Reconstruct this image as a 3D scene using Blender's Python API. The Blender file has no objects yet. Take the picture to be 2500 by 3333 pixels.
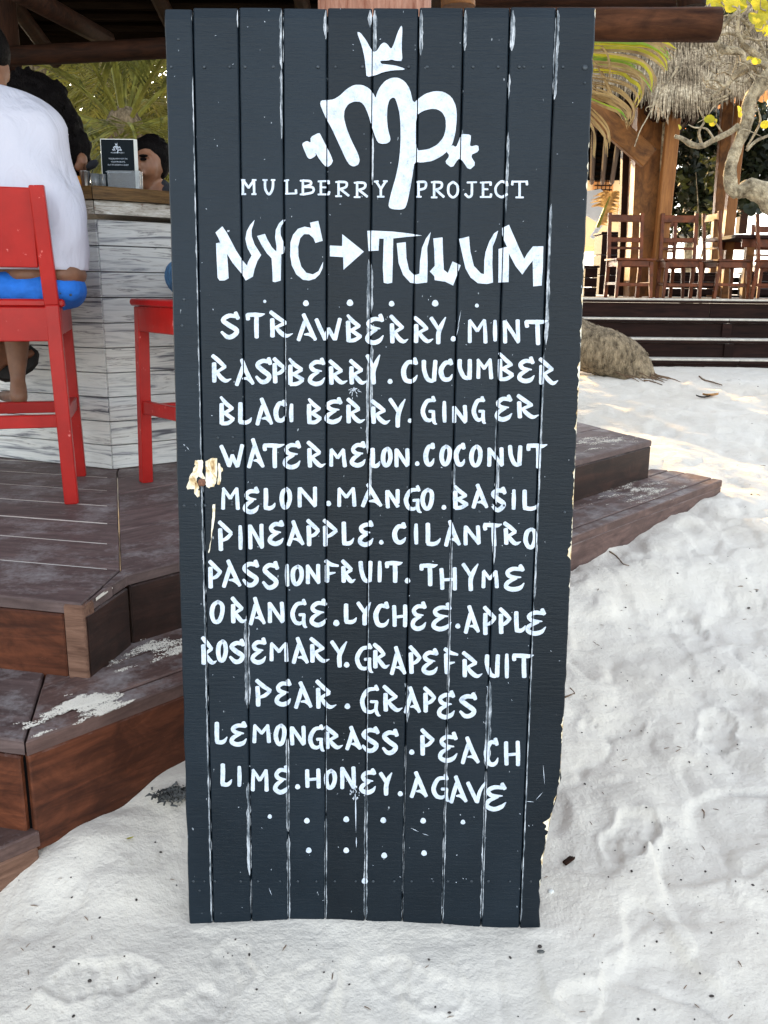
import bpy, bmesh, math, random
import numpy as np
from mathutils import Vector, Matrix, noise
from mathutils.geometry import tessellate_polygon
random.seed(7)
scn = bpy.context.scene
col = scn.collection
# ------------------------------------------------------------------ camera
H = 1.3; FPX = 2900.0; PITCH = math.radians(14.1); ROLL = math.radians(0.6)
FW = Vector((0, math.cos(PITCH), -math.sin(PITCH)))
R0 = Vector((1, 0, 0)); U0 = Vector((0, math.sin(PITCH), math.cos(PITCH)))
RT = math.cos(ROLL)*R0 + math.sin(ROLL)*U0
UP = math.cos(ROLL)*U0 - math.sin(ROLL)*R0
CAM = Vector((0, 0, H))
cam = bpy.data.cameras.new('camera'); camo = bpy.data.objects.new('camera', cam); col.objects.link(camo)
camo.matrix_world = Matrix(((RT.x, UP.x, -FW.x, 0), (RT.y, UP.y, -FW.y, 0), (RT.z, UP.z, -FW.z, H), (0, 0, 0, 1)))
cam.sensor_fit = 'VERTICAL'; cam.sensor_height = 36.0; cam.lens = 36.0*FPX/3333.0
cam.clip_start = 0.05; cam.clip_end = 4000
scn.camera = camo
# ------------------------------------------------------------------ light
SUN_EL = math.radians(14); SUN_AZ = math.radians(-17)     # azimuth from +Y towards +X
world = bpy.data.worlds.new('World'); scn.world = world; world.use_nodes = True
nt = world.node_tree; nt.nodes.clear()
sky = nt.nodes.new('ShaderNodeTexSky'); sky.sky_type = 'NISHITA'; sky.sun_disc = False
sky.sun_elevation = SUN_EL; sky.sun_rotation = SUN_AZ; sky.dust_density = 1.0; sky.air_density = 1.0; sky.ozone_density = 1.0
bg = nt.nodes.new('ShaderNodeBackground'); bg.inputs[1].default_value = 0.15
wo = nt.nodes.new('ShaderNodeOutputWorld')
hsv = nt.nodes.new('ShaderNodeHueSaturation'); hsv.inputs['Saturation'].default_value = .42   # thin high haze whitens the sky
nt.links.new(sky.outputs[0], hsv.inputs['Color']); nt.links.new(hsv.outputs[0], bg.inputs[0]); nt.links.new(bg.outputs[0], wo.inputs[0])
sl = bpy.data.lights.new('sun', 'SUN'); sl.energy = 3.4; sl.angle = math.radians(0.5); sl.color = (1.0, 0.66, 0.28)
so = bpy.data.objects.new('sun', sl); col.objects.link(so)
SD = Vector((math.sin(SUN_AZ)*math.cos(SUN_EL), math.cos(SUN_AZ)*math.cos(SUN_EL), math.sin(SUN_EL)))
so.rotation_euler = SD.to_track_quat('Z', 'Y').to_euler()
scn.view_settings.view_transform = 'Standard'; scn.view_settings.look = 'None'
scn.view_settings.gamma = 1; scn.view_settings.use_curve_mapping = False
scn.view_settings.exposure = 2.42

# ------------------------------------------------------------------ helpers
def ray(x, y): return FW*FPX + RT*(x-1250) - UP*(y-1666.5)
def az(x, y, z): d = ray(x, y); return CAM + d*((z-H)/d.z)
def ay(x, y, Y): d = ray(x, y); return CAM + d*(Y/d.y)

def new_obj(name, verts, faces, mat=None, parent=None, loc=None, smooth=False, frame=None):
    """mesh object; verts in world coordinates unless a frame (Matrix) is given, which becomes the object's matrix"""
    me = bpy.data.meshes.new(name)
    if frame is not None: pass
    elif loc is not None: verts = [(v[0]-loc[0], v[1]-loc[1], v[2]-loc[2]) for v in verts]
    me.from_pydata([tuple(v) for v in verts], [], faces)
    me.validate()
    if mat: me.materials.append(mat)
    if smooth:
        me.polygons.foreach_set('use_smooth', [True]*len(me.polygons))
    o = bpy.data.objects.new(name, me); col.objects.link(o)
    if parent: o.parent = parent
    if frame is not None: o.matrix_basis = frame
    elif loc is not None: o.location = loc
    return o

def tag(o, label=None, cat=None, group=None, kind=None):
    if label: o['label'] = label
    if cat: o['category'] = cat
    if group: o['group'] = group
    if kind: o['kind'] = kind
    return o

def thing(name, label, cat, loc=(0, 0, 0), rz=0, group=None):
    o = bpy.data.objects.new(name, None); col.objects.link(o)
    o.location = loc; o.rotation_euler = (0, 0, rz); o.empty_display_size = .1
    return tag(o, label, cat, group)

class MB:
    """collects shapes"""
    def __init__(s): s.v = []; s.f = []
    def add(s, vs, fs):
        n = len(s.v); s.v += [tuple(v) for v in vs]; s.f += [tuple(i+n for i in f) for f in fs]
    def box(s, c, h, M=None):
        pts = [Vector((sx*h[0], sy*h[1], sz*h[2])) for sx in (-1, 1) for sy in (-1, 1) for sz in (-1, 1)]
        c = Vector(c); pts = [(M @ p if M else p)+c for p in pts]
        s.add(pts, [(0, 1, 3, 2), (4, 6, 7, 5), (0, 4, 5, 1), (2, 3, 7, 6), (0, 2, 6, 4), (1, 5, 7, 3)])
    def beam(s, a, b, w, h, up=(0, 0, 1), bev=.0, w2=None, h2=None):
        """bevelled rectangular bar from a to b, w across, h along 'up'"""
        a = Vector(a); b = Vector(b); d = (b-a).normalized(); u = Vector(up); r = d.cross(u)
        if r.length < 1e-4: r = d.cross(Vector((0, 1, 0)))
        r.normalize(); u = r.cross(d).normalized()
        w2 = w2 or w; h2 = h2 or h
        def ring(p, w, h, k):
            e = bev
            x = w/2-k; y = h/2-k
            if e > 0: q = [(-x+e, -y), (x-e, -y), (x, -y+e), (x, y-e), (x-e, y), (-x+e, y), (-x, y-e), (-x, -y+e)]
            else: q = [(-x, -y), (x, -y), (x, y), (-x, y)]
            return [p+r*i+u*j for i, j in q]
        rings = []
        if bev > 0:
            rings = [ring(a, w, h, bev*.7), ring(a+d*bev, w, h, 0), ring(b-d*bev, w2, h2, 0), ring(b, w2, h2, bev*.7)]
        else: rings = [ring(a, w, h, 0), ring(b, w2, h2, 0)]
        s.loft(rings)
    def loft(s, rings, cap=True, closed=True):
        n = len(rings[0]); vs = [p for r_ in rings for p in r_]; fs = []
        for i in range(len(rings)-1):
            for j in range(n if closed else n-1):
                k = (j+1) % n
                fs.append((i*n+j, i*n+k, (i+1)*n+k, (i+1)*n+j))
        if cap and closed:
            fs.append(tuple(range(n-1, -1, -1))); fs.append(tuple((len(rings)-1)*n+j for j in range(n)))
        s.add(vs, fs)
    def tube(s, pts, rad, n=8, cap=True, jit=0):
        pts = [Vector(p) for p in pts]
        if not hasattr(rad, '__len__'): rad = [rad]*len(pts)
        rings = []; pu = None
        for i, p in enumerate(pts):
            d = (pts[min(i+1, len(pts)-1)]-pts[max(i-1, 0)]).normalized()
            if pu is None:
                pu = Vector((0, 0, 1)) if abs(d.z) < .9 else Vector((1, 0, 0))
            r = d.cross(pu).normalized(); u = r.cross(d).normalized(); pu = u
            rr = rad[i]
            rings.append([p+(r*math.cos(t)+u*math.sin(t))*rr*(1+(random.uniform(-jit, jit) if jit else 0)) for t in [2*math.pi*k/n for k in range(n)]])
        s.loft(rings, cap)
    def ribbon(s, pts, ws, nrm):
        """flat ribbon along pts, width ws[i], facing roughly nrm"""
        pts = [Vector(p) for p in pts]; vs = []
        for i, p in enumerate(pts):
            d = (pts[min(i+1, len(pts)-1)]-pts[max(i-1, 0)])
            r = d.cross(nrm)
            r = r.normalized()*ws[i]/2 if r.length > 1e-9 else Vector((ws[i]/2, 0, 0))
            vs += [p-r, p+r]
        s.add(vs, [(2*i, 2*i+1, 2*i+3, 2*i+2) for i in range(len(pts)-1)])
    def sphere(s, c, r, nu=12, nv=8, M=None):
        c = Vector(c); r = Vector(r) if hasattr(r, '__len__') else Vector((r, r, r)); rings = []
        for i in range(1, nv):
            t = math.pi*i/nv
            q = [Vector((math.sin(t)*math.cos(2*math.pi*k/nu)*r.x, math.sin(t)*math.sin(2*math.pi*k/nu)*r.y, -math.cos(t)*r.z)) for k in range(nu)]
            rings.append([c+(M @ p if M else p) for p in q])
        s.loft(rings)
    def obj(s, name, mat=None, parent=None, loc=None, smooth=False, frame=None):
        return new_obj(name, s.v, s.f, mat, parent, loc, smooth, frame)

def catmull(pts, k=5):
    pts = [Vector(p) for p in pts]; out = []
    P = [pts[0]*2-pts[1]]+pts+[pts[-1]*2-pts[-2]]
    for i in range(1, len(P)-2):
        for j in range(k):
            t = j/k; a, b, c, d = P[i-1], P[i], P[i+1], P[i+2]
            out.append(.5*((2*b)+(c-a)*t+(2*a-5*b+4*c-d)*t*t+(3*b-3*c+d-a)*t**3))
    out.append(pts[-1]); return out

def organic(name, elems, mat, voxel=.012, parent=None, loc=None, smooth_it=6, disp=0, dscale=8):
    """one continuous skin grown over tapered capsules (a, b, ra, rb) and ellipsoids (c, (rx,ry,rz)[, M])"""
    m = MB()
    for e in elems:
        if len(e) == 4:
            a, b, ra, rb = Vector(e[0]), Vector(e[1]), e[2], e[3]
            d = (b-a).normalized(); L = (b-a).length
            pts = []; rs = []
            for t in (-.95, -.7, -.35): pts.append(a+d*ra*t); rs.append(ra*math.sqrt(1-t*t))
            for t in (0, .33, .66, 1): pts.append(a.lerp(b, t)); rs.append(ra+(rb-ra)*t)
            for t in (.35, .7, .95): pts.append(b+d*rb*t); rs.append(rb*math.sqrt(1-t*t))
            m.tube(pts, rs, 14)
        else:
            m.sphere(e[0], e[1], 16, 12, e[2] if len(e) > 2 else None)
    o = m.obj(name, None, None)
    md = o.modifiers.new('r', 'REMESH'); md.mode = 'VOXEL'; md.voxel_size = voxel
    if smooth_it:
        ms = o.modifiers.new('s', 'SMOOTH'); ms.iterations = smooth_it; ms.factor = .5
    dg = bpy.context.evaluated_depsgraph_get(); dg.update()
    me = bpy.data.meshes.new_from_object(o.evaluated_get(dg))
    bpy.data.objects.remove(o)
    vs = [v.co.copy() for v in me.vertices]
    if disp:
        for v, mv in zip(vs, me.vertices):
            v += mv.normal*disp*noise.fractal(v*dscale, 1.0, 2.0, 3)
    fs = [tuple(p.vertices) for p in me.polygons]
    bpy.data.meshes.remove(me)
    return new_obj(name, vs, fs, mat, parent, loc, True)

def curved_leafset(): pass
# ------------------------------------------------------------------ materials
def srgb(r, g, b):
    f = lambda c: (c/255/12.92 if c/255 <= .04045 else ((c/255+.055)/1.055)**2.4)
    return (f(r), f(g), f(b), 1)

class NT:
    def __init__(s, name):
        s.m = bpy.data.materials.new(name); s.m.use_nodes = True; s.t = s.m.node_tree; s.t.nodes.clear()
        s.out = s.n('ShaderNodeOutputMaterial'); s.b = s.n('ShaderNodeBsdfPrincipled'); s.l(s.b.outputs[0], s.out.inputs[0])
        s.co = s.n('ShaderNodeTexCoord')
    def n(s, t, **k):
        x = s.t.nodes.new(t)
        for a, b in k.items(): setattr(x, a, b)
        return x
    def l(s, a, b): s.t.links.new(a, b)
    def map(s, scale, space='Object', loc=(0, 0, 0)):
        x = s.n('ShaderNodeMapping'); x.inputs['Scale'].default_value = scale; x.inputs['Location'].default_value = loc
        s.l(s.co.outputs[space], x.inputs[0]); return x.outputs[0]
    def noise(s, vec, sc=5, det=4, rough=.5, dist=0):
        x = s.n('ShaderNodeTexNoise'); x.inputs['Scale'].default_value = sc; x.inputs['Detail'].default_value = det
        x.inputs['Roughness'].default_value = rough; x.inputs['Distortion'].default_value = dist; s.l(vec, x.inputs['Vector']); return x.outputs[0]
    def ramp(s, fac, stops, interp='LINEAR'):
        x = s.n('ShaderNodeValToRGB'); x.color_ramp.interpolation = interp
        el = x.color_ramp.elements
        while len(el) < len(stops): el.new(.5)
        for e, (p, c) in zip(el, stops): e.position = p; e.color = c if len(c) == 4 else (*c, 1)
        s.l(fac, x.inputs[0]); return x.outputs[0]
    def mix(s, fac, a, b, mode='MIX'):
        x = s.n('ShaderNodeMix', data_type='RGBA', blend_type=mode)
        for sock, v in ((x.inputs[0], fac), (x.inputs[6], a), (x.inputs[7], b)):
            if hasattr(v, 'is_output'): s.l(v, sock)
            else: sock.default_value = v
        return x.outputs[2]
    def math(s, op, a, b=0.0):
        x = s.n('ShaderNodeMath', operation=op)
        for sock, v in ((x.inputs[0], a), (x.inputs[1], b)):
            if hasattr(v, 'is_output'): s.l(v, sock)
            else: sock.default_value = v
        return x.outputs[0]
    def bump(s, h, strength=.3, dist=.01, nrm=None):
        x = s.n('ShaderNodeBump'); x.inputs['Strength'].default_value = strength; x.inputs['Distance'].default_value = dist
        s.l(h, x.inputs['Height'])
        if nrm: s.l(nrm, x.inputs['Normal'])
        return x.outputs[0]
    def fin(s, colr, rough=.6, nrm=None, spec=.5, **k):
        if hasattr(colr, 'is_output'): s.l(colr, s.b.inputs['Base Color'])
        else: s.b.inputs['Base Color'].default_value = colr
        if hasattr(rough, 'is_output'): s.l(rough, s.b.inputs['Roughness'])
        else: s.b.inputs['Roughness'].default_value = rough
        if nrm: s.l(nrm, s.b.inputs['Normal'])
        s.b.inputs['Specular IOR Level'].default_value = spec
        for a, v in k.items(): s.b.inputs[a.replace('_', ' ')].default_value = v
        return s.m

def objrand(t):
    return t.n('ShaderNodeObjectInfo').outputs['Random']

def simple(name, c, rough=.6, var=.25, sc=12, bump=.2, bd=.004, c2=None, scale=(1, 1, 1), spec=.4, rv=.0, **k):
    t = NT(name); v = t.map(scale); n1 = t.noise(v, sc, 5, .6)
    lo = tuple(x*(1-var) for x in c[:3])+(1,); hi = c2 if c2 else tuple(min(1, x*(1+var)) for x in c[:3])+(1,)
    cc = t.ramp(n1, [(.3, lo), (.7, hi)])
    if rv:
        hs = t.n('ShaderNodeHueSaturation'); t.l(cc, hs.inputs['Color'])
        t.l(t.math('MULTIPLY_ADD', objrand(t), rv*2), hs.inputs['Value'])
        hs.inputs['Value'].default_value = 1
        mm = t.n('ShaderNodeMath', operation='MULTIPLY_ADD'); t.l(objrand(t), mm.inputs[0]); mm.inputs[1].default_value = rv*2; mm.inputs[2].default_value = 1-rv
        t.l(mm.outputs[0], hs.inputs['Value']); cc = hs.outputs[0]
    return t.fin(cc, rough, t.bump(t.noise(v, sc*3, 4), bump, bd) if bump else None, spec, **k)

def wood(name, c1, c2, grain=(1.2, 14, 14), rough=.55, bump=.35, rv=.18, dust=None, dustamt=.5, spec=.2, blotch=0):
    """grain runs along the object's local X"""
    t = NT(name); v = t.map(grain)
    add = t.n('ShaderNodeVectorMath', operation='ADD'); t.l(v, add.inputs[0])
    cmb = t.n('ShaderNodeCombineXYZ'); rr = t.math('MULTIPLY', objrand(t), 37.0)
    for i in range(3): t.l(rr, cmb.inputs[i])
    t.l(cmb.outputs[0], add.inputs[1]); v = add.outputs[0]
    n1 = t.noise(v, 3, 6, .65, .6); n2 = t.noise(v, 11, 3, .6)
    cc = t.ramp(n1, [(.28, c1), (.72, c2)])
    cc = t.mix(t.math('MULTIPLY', n2, .45), cc, tuple(x*.35 for x in c1[:3])+(1,))
    hs = t.n('ShaderNodeHueSaturation'); t.l(cc, hs.inputs['Color'])
    mm = t.n('ShaderNodeMath', operation='MULTIPLY_ADD'); t.l(objrand(t), mm.inputs[0]); mm.inputs[1].default_value = rv*2; mm.inputs[2].default_value = 1-rv
    t.l(mm.outputs[0], hs.inputs['Value']); cc = hs.outputs[0]
    rg = rough
    if blotch:
        w3 = t.map((2.2, 3.5, 3.5)); bl = t.ramp(t.noise(w3, 3.2, 6, .7, 1.0), [(.38, (0, 0, 0)), (.62, (1, 1, 1))])
        cc = t.mix(t.math('MULTIPLY', bl, blotch), cc, tuple(x*.32 for x in c1[:3])+(1,))
        sc_ = t.ramp(t.noise(t.map((4, 40, 22)), 4, 5, .8, 2.0), [(.66, (0, 0, 0)), (.76, (1, 1, 1))])
        cc = t.mix(t.math('MULTIPLY', sc_, .45), cc, tuple(min(1, x*1.7+.08) for x in c2[:3])+(1,))
    if dust:
        # wind-blown sand dust: lies on faces that look up
        g = t.n('ShaderNodeNewGeometry'); sx = t.n('ShaderNodeSeparateXYZ'); t.l(g.outputs['Normal'], sx.inputs[0])
        upf = t.ramp(sx.outputs[2], [(.6, (0, 0, 0)), (.95, (1, 1, 1))])
        p = t.n('ShaderNodeNewGeometry').outputs['Position']
        d1 = t.noise(p, 5.5, 6, .68); d2 = t.noise(p, 60, 3, .7)
        dm = t.math('ADD', d1, t.math('MULTIPLY', t.math('SUBTRACT', d2, .5), .35))
        dm = t.ramp(dm, [(.62-dustamt*.35, (0, 0, 0)), (.86-dustamt*.2, (1, 1, 1))])
        f = t.math('MULTIPLY', dm, upf); f = t.math('MULTIPLY', f, .8)
        cc = t.mix(f, cc, dust)
    return t.fin(cc, rg, t.bump(n1, bump, .004, t.bump(n2, bump*.5, .002)), spec)

M = {}
def build_materials():
    # sand
    t = NT('sand'); p = t.n('ShaderNodeNewGeometry').outputs['Position']
    n1 = t.noise(p, 1.1, 5, .6); n2 = t.noise(p, 9, 5, .65); n3 = t.noise(p, 140, 3, .7); n4 = t.noise(p, 38, 4, .6)
    cc = t.ramp(n1, [(.3, (.66, .600, .515)), (.7, (.74, .695, .625))])
    cc = t.mix(t.math('MULTIPLY', n2, .35), cc, (.50, .44, .35, 1))
    sp = t.ramp(t.noise(p, 75, 2, .5), [(.70, (0, 0, 0)), (.76, (1, 1, 1))])
    cc = t.mix(t.math('MULTIPLY', sp, .30), cc, (.25, .2, .15, 1))
    nb = t.bump(n3, .35, .003, t.bump(n4, .35, .008, t.bump(n2, .5, .03)))
    M['sand'] = t.fin(cc, .95, nb, .15)
    # board paint
    t = NT('dark_blue_paint'); v = t.map((1, 1, 1))
    br = t.noise(t.map((6, 1, 60)), 3, 5, .7); big = t.noise(v, 3.2, 5, .6); fin = t.noise(t.map((30, 30, 30)), 6, 4, .6)
    cc = t.ramp(big, [(.3, (.0045, .0090, .0140)), (.7, (.0090, .0160, .0240))])
    hs = t.n('ShaderNodeHueSaturation'); t.l(cc, hs.inputs['Color']); mm = t.n('ShaderNodeMath', operation='MULTIPLY_ADD'); t.l(objrand(t), mm.inputs[0]); mm.inputs[1].default_value = .5; mm.inputs[2].default_value = .75
    t.l(mm.outputs[0], hs.inputs['Value']); cc = hs.outputs[0]
    fl = t.ramp(t.noise(t.map((1, 1, .5)), 95, 2, .6), [(.735, (0, 0, 0)), (.76, (1, 1, 1))])
    cc = t.mix(t.math('MULTIPLY', fl, .6), cc, (.45, .5, .55, 1))
    scr = t.ramp(t.noise(t.map((3, 1, 40)), 4, 5, .8, 1.5), [(.70, (0, 0, 0)), (.80, (1, 1, 1))])
    cc = t.mix(t.math('MULTIPLY', scr, .22), cc, (.10, .12, .14, 1))
    rr = t.ramp(big, [(.3, (.30, .30, .30)), (.7, (.42, .42, .42))])
    M['paint'] = t.fin(cc, rr, t.bump(br, .55, .0022, t.bump(fin, .25, .001)), .20)
    # white lettering
    t = NT('white_lettering'); v = t.map((1, 1, 1))
    n1 = t.noise(t.map((1, 1, 1)), 60, 4, .6); n2 = t.noise(t.map((60, 1, 60)), 6, 3)
    dr = t.noise(t.map((26, 1, 26)), 9, 5, .75, .8)
    cc = t.ramp(t.math('ADD', t.math('MULTIPLY', n1, .5), t.math('MULTIPLY', dr, .5)), [(.34, (.26, .31, .40)), (.44, (.47, .53, .62)), (.60, (.62, .67, .74))])
    M['white'] = t.fin(cc, .5, t.bump(n2, .3, .001), .4)
    # worn paint along the joints
    t = NT('worn_paint_edge'); n1 = t.noise(t.map((55, 1, 5)), 6, 5, .8); n2 = t.noise(t.map((4, 1, 3)), 5, 4, .7)
    f = t.math('ADD', t.math('MULTIPLY', n1, .65), t.math('MULTIPLY', n2, .5))
    cc = t.ramp(f, [(.46, (.010, .018, .026)), (.55, (.10, .12, .14)), (.66, (.52, .55, .59))])
    M['wear'] = t.fin(cc, .6, t.bump(n1, .5, .002), .3)
    t = NT('bare_wood_patch'); n1 = t.noise(t.map((9, 1, 4)), 9, 5, .7, .8)
    cc = t.ramp(n1, [(.3, srgb(120, 80, 45)), (.42, srgb(196, 170, 126)), (.55, srgb(228, 220, 200)), (.8, srgb(238, 233, 222))])
    M['bare'] = t.fin(cc, .8, t.bump(n1, .6, .003), .2)
    M['black'] = simple('gap_shade_black', (.004, .004, .004, 1), 1.0, .3, spec=.0)
    M['nail'] = simple('painted_nail_head', (.03, .04, .05, 1), .4, .3, 200)
    M['rust'] = simple('rusty_nail', (.16, .07, .04, 1), .7, .5, 300)
    dust = (.36, .335, .33, 1)
    M['deck'] = wood('dark_deck_wood', srgb(82, 66, 64), srgb(130, 110, 106), (1.5, 12, 12), .6, .35, .12, dust, .36, blotch=.35)
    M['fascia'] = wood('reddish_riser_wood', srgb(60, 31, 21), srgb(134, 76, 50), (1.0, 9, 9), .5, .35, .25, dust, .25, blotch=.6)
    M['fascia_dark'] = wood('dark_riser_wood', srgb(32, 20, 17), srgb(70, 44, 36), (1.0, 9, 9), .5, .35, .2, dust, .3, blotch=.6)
    M['raw'] = wood('weathered_corner_wood', srgb(84, 58, 46), srgb(140, 106, 88), (2, 20, 20), .7, .5, .1)
    M['stepR'] = wood('purplish_step_wood', srgb(80, 60, 56), srgb(126, 100, 92), (1.2, 10, 10), .55, .3, .12, dust, .48, blotch=.45)
    M['logdark'] = wood('dark_log', srgb(18, 11, 8), srgb(58, 34, 22), (2.0, 12, 12), .7, .5, .1, spec=.08)
    M['logred'] = wood('red_brown_log', srgb(40, 21, 12), srgb(112, 70, 44), (1.6, 9, 9), .7, .8, .1, spec=.12, blotch=.4)
    M['post'] = wood('barked_post', srgb(120, 62, 40), srgb(196, 150, 128), (3, 26, 26), .7, .6, .05)
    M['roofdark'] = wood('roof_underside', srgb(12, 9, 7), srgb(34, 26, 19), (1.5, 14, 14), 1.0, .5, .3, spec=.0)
    M['counter'] = wood('counter_wood', srgb(66, 46, 26), srgb(132, 100, 60), (3, 26, 26), .5, .6, .2)
    # counter edge, white paint with bare knots
    t = NT('worn_white_edge'); n1 = t.noise(t.map((4, 26, 26)), 3, 6, .7, .8); n2 = t.noise(t.map((7, 12, 12)), 1.6, 4, .6)
    cc = t.ramp(n1, [(.35, srgb(96, 84, 72)), (.5, srgb(176, 168, 156)), (.7, srgb(214, 212, 206))])
    cc = t.mix(t.ramp(n2, [(.60, (0, 0, 0)), (.68, (1, 1, 1))]), cc, srgb(104, 58, 34))
    M['edgewhite'] = t.fin(cc, .6, t.bump(n1, .5, .004), .3)
    # bar cladding: white boards with brushed dark grain
    t = NT('white_washed_cladding'); v = t.map((.65, 9, 9))
    add = t.n('ShaderNodeVectorMath', operation='ADD'); t.l(v, add.inputs[0]); cmb = t.n('ShaderNodeCombineXYZ')
    rr = t.math('MULTIPLY', objrand(t), 31.0)
    for i in range(3): t.l(rr, cmb.inputs[i])
    t.l(cmb.outputs[0], add.inputs[1]); v = add.outputs[0]
    n1 = t.noise(v, 4.0, 5, .62, 1.3); n2 = t.noise(v, 1.4, 3, .5, .8)
    w = t.math('ADD', t.math('MULTIPLY', n1, .8), t.math('MULTIPLY', n2, .3))
    cc = t.ramp(w, [(.39, (.09, .09, .105)), (.455, (.30, .30, .31)), (.50, (.50, .50, .485)), (.56, (.63, .625, .60)), (.63, (.58, .57, .54)), (.655, (.26, .25, .25)), (.69, (.56, .55, .52))])
    cc = t.mix(t.ramp(t.noise(v, 9, 4, .7), [(.60, (0, 0, 0)), (.74, (.55, .55, .55))]), cc, (.25, .22, .19, 1))
    M['clad'] = t.fin(cc, .55, t.bump(n1, .35, .003), .35)
    # red gloss paint
    t = NT('red_chair_paint'); v = t.map((1, 1, 1)); n1 = t.noise(v, 6, 5, .6); n2 = t.noise(t.map((8, 8, 3)), 6, 4)
    cc = t.ramp(n1, [(.3, (.27, .005, .004)), (.7, (.40, .011, .008))])
    ch = t.ramp(t.noise(v, 30, 5, .62), [(.66, (0, 0, 0)), (.70, (1, 1, 1))])
    cc = t.mix(t.math('MULTIPLY', ch, .5), cc, (.8, .3, .27, 1))
    M['red'] = t.fin(cc, .34, t.bump(n2, .2, .003), .28)
    M['skin'] = simple('tanned_skin', (.21, .095, .052, 1), .5, .18, 20, .15, .002, Subsurface_Weight=.08)
    M['skin_dark'] = simple('brown_skin', (.19, .09, .05, 1), .5, .18, 20, .15, .002, Subsurface_Weight=.06)
    M['foot'] = simple('pink_heel_skin', (.46, .24, .17, 1), .5, .2, 20, .15, .002, Subsurface_Weight=.08)
    M['hair'] = simple('black_hair', (.004, .003, .003, 1), .6, .5, 60, .8, .01, scale=(1, 1, .4), spec=.05)
    t = NT('white_tshirt'); v = t.map((1, 1, 1))
    fold = t.noise(t.map((2.2, 2.2, 1.3)), 3.2, 4, .5, 1.0); wv = t.noise(v, 300, 2, .5)
    M['tee'] = t.fin((.50, .495, .56, 1), .9, t.bump(fold, .5, .05, t.bump(wv, .15, .001)), .1)
    M['blue'] = simple('bright_blue_shorts', (.012, .14, .56, 1), .8, .2, 14, .5, .012)
    M['denim'] = simple('faded_denim', (.06, .16, .30, 1), .9, .5, 30, .5, .006, scale=(4, 1, 1))
    M['darkcloth'] = simple('dark_cloth', (.012, .013, .018, 1), .9, .4, 20, .4, .01)
    M['sole'] = simple('black_sandal', (.012, .011, .010, 1), .6, .3)
    M['menu'] = simple('menu_card', (.005, .009, .012, 1), .6, .15, 20, 0, spec=.1)
    M['cardw'] = simple('white_card_edge', (.7, .7, .66, 1), .6, .1, 20, 0)
    t = NT('clear_acrylic'); t.b.inputs['Transmission Weight'].default_value = .85
    M['acrylic'] = t.fin((.75, .78, .80, 1), .12, t.bump(t.noise(t.map((1, 1, 1)), 60, 4), .4, .002), .5)
    t = NT('steel'); M['steel'] = t.fin((.5, .5, .5, 1), .22, None, .5, Metallic=1.0)
    M['orange'] = simple('orange_peel', (.75, .28, .02, 1), .45, .1, 90, .4, .002)
    def leaf(name, c, c2, tr=.35, sc=3.0):
        t = NT(name); n1 = t.noise(t.map((1, 1, 1)), sc, 4, .6)
        cc = t.ramp(n1, [(.3, c), (.7, c2)])
        t.l(cc, t.b.inputs['Base Color']); t.b.inputs['Roughness'].default_value = .5; t.b.inputs['Specular IOR Level'].default_value = .35
        tl = t.n('ShaderNodeBsdfTranslucent'); t.l(cc, tl.inputs[0]); mx = t.n('ShaderNodeMixShader'); mx.inputs[0].default_value = tr
        t.l(t.b.outputs[0], mx.inputs[1]); t.l(tl.outputs[0], mx.inputs[2]); t.l(mx.outputs[0], t.out.inputs[0]); return t.m
    M['palm'] = leaf('palm_leaf', (.018, .032, .006, 1), (.38, .36, .08, 1), .5, 6)
    M['palm_yellow'] = leaf('yellowed_palm_leaf', (.30, .30, .02, 1), (.60, .50, .03, 1), .5, 9)
    M['palm_dry'] = leaf('dry_palm_leaf', (.14, .07, .02, 1), (.46, .32, .13, 1), .35, 9)
    M['palm_green'] = leaf('lime_palm_leaf', (.12, .26, .02, 1), (.38, .50, .04, 1), .5, 8)
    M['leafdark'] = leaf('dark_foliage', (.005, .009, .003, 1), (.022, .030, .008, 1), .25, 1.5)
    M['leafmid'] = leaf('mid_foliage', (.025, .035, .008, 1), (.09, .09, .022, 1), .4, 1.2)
    M['leafyellow'] = leaf('yellow_green_leaf', (.22, .24, .02, 1), (.60, .48, .03, 1), .5, 5)
    M['rachis'] = simple('frond_stalk', (.20, .19, .035, 1), .6, .6, 9, .3, spec=.2)
    M['fibre'] = simple('palm_fibre', (.10, .065, .035, 1), .9, .5, 26, 1.0, .03, c2=(.42, .32, .20, 1), scale=(1, 1, .35))
    t = NT('thatch'); v = t.map((1, 1, 1)); n1 = t.noise(v, 1.8, 4, .6); n2 = t.noise(v, 30, 3, .6)
    cc = t.ramp(t.math('ADD', t.math('MULTIPLY', n1, .5), t.math('MULTIPLY', n2, .5)), [(.36, (.05, .032, .017)), (.5, (.30, .23, .15)), (.66, (.66, .55, .38))])
    M['thatch'] = t.fin(cc, .9, None, .1)
    M['chair'] = wood('teak_chair_wood', srgb(56, 25, 10), srgb(128, 66, 32), (3, 3, 3), .45, .2, .2)
    M['beige'] = wood('pale_timber', srgb(112, 68, 34), srgb(160, 108, 58), (1.0, 8, 8), .6, .3, .12)
    M['brown_post'] = wood('mottled_post_wood', srgb(64, 38, 16), srgb(150, 98, 48), (1.6, 3, 3), .6, .5, .1)
    M['resto'] = wood('dark_platform_wood', srgb(22, 13, 12), srgb(50, 31, 26), (1, 10, 10), .7, .3, .2, (.62, .6, .58, 1), 1.2, spec=.08)
    M['bark'] = simple('pale_bark', (.15, .105, .055, 1), .9, .5, 14, 1.0, .04, c2=(.58, .48, .32, 1))
    M['wallwarm'] = simple('warm_lit_plaster', (.80, .56, .30, 1), .85, .08, 2, .1)  # glow of the low sun put into the plaster colour
    M['wallwhite'] = simple('white_plaster', (.78, .76, .72, 1), .85, .06, 2, .1)
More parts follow.
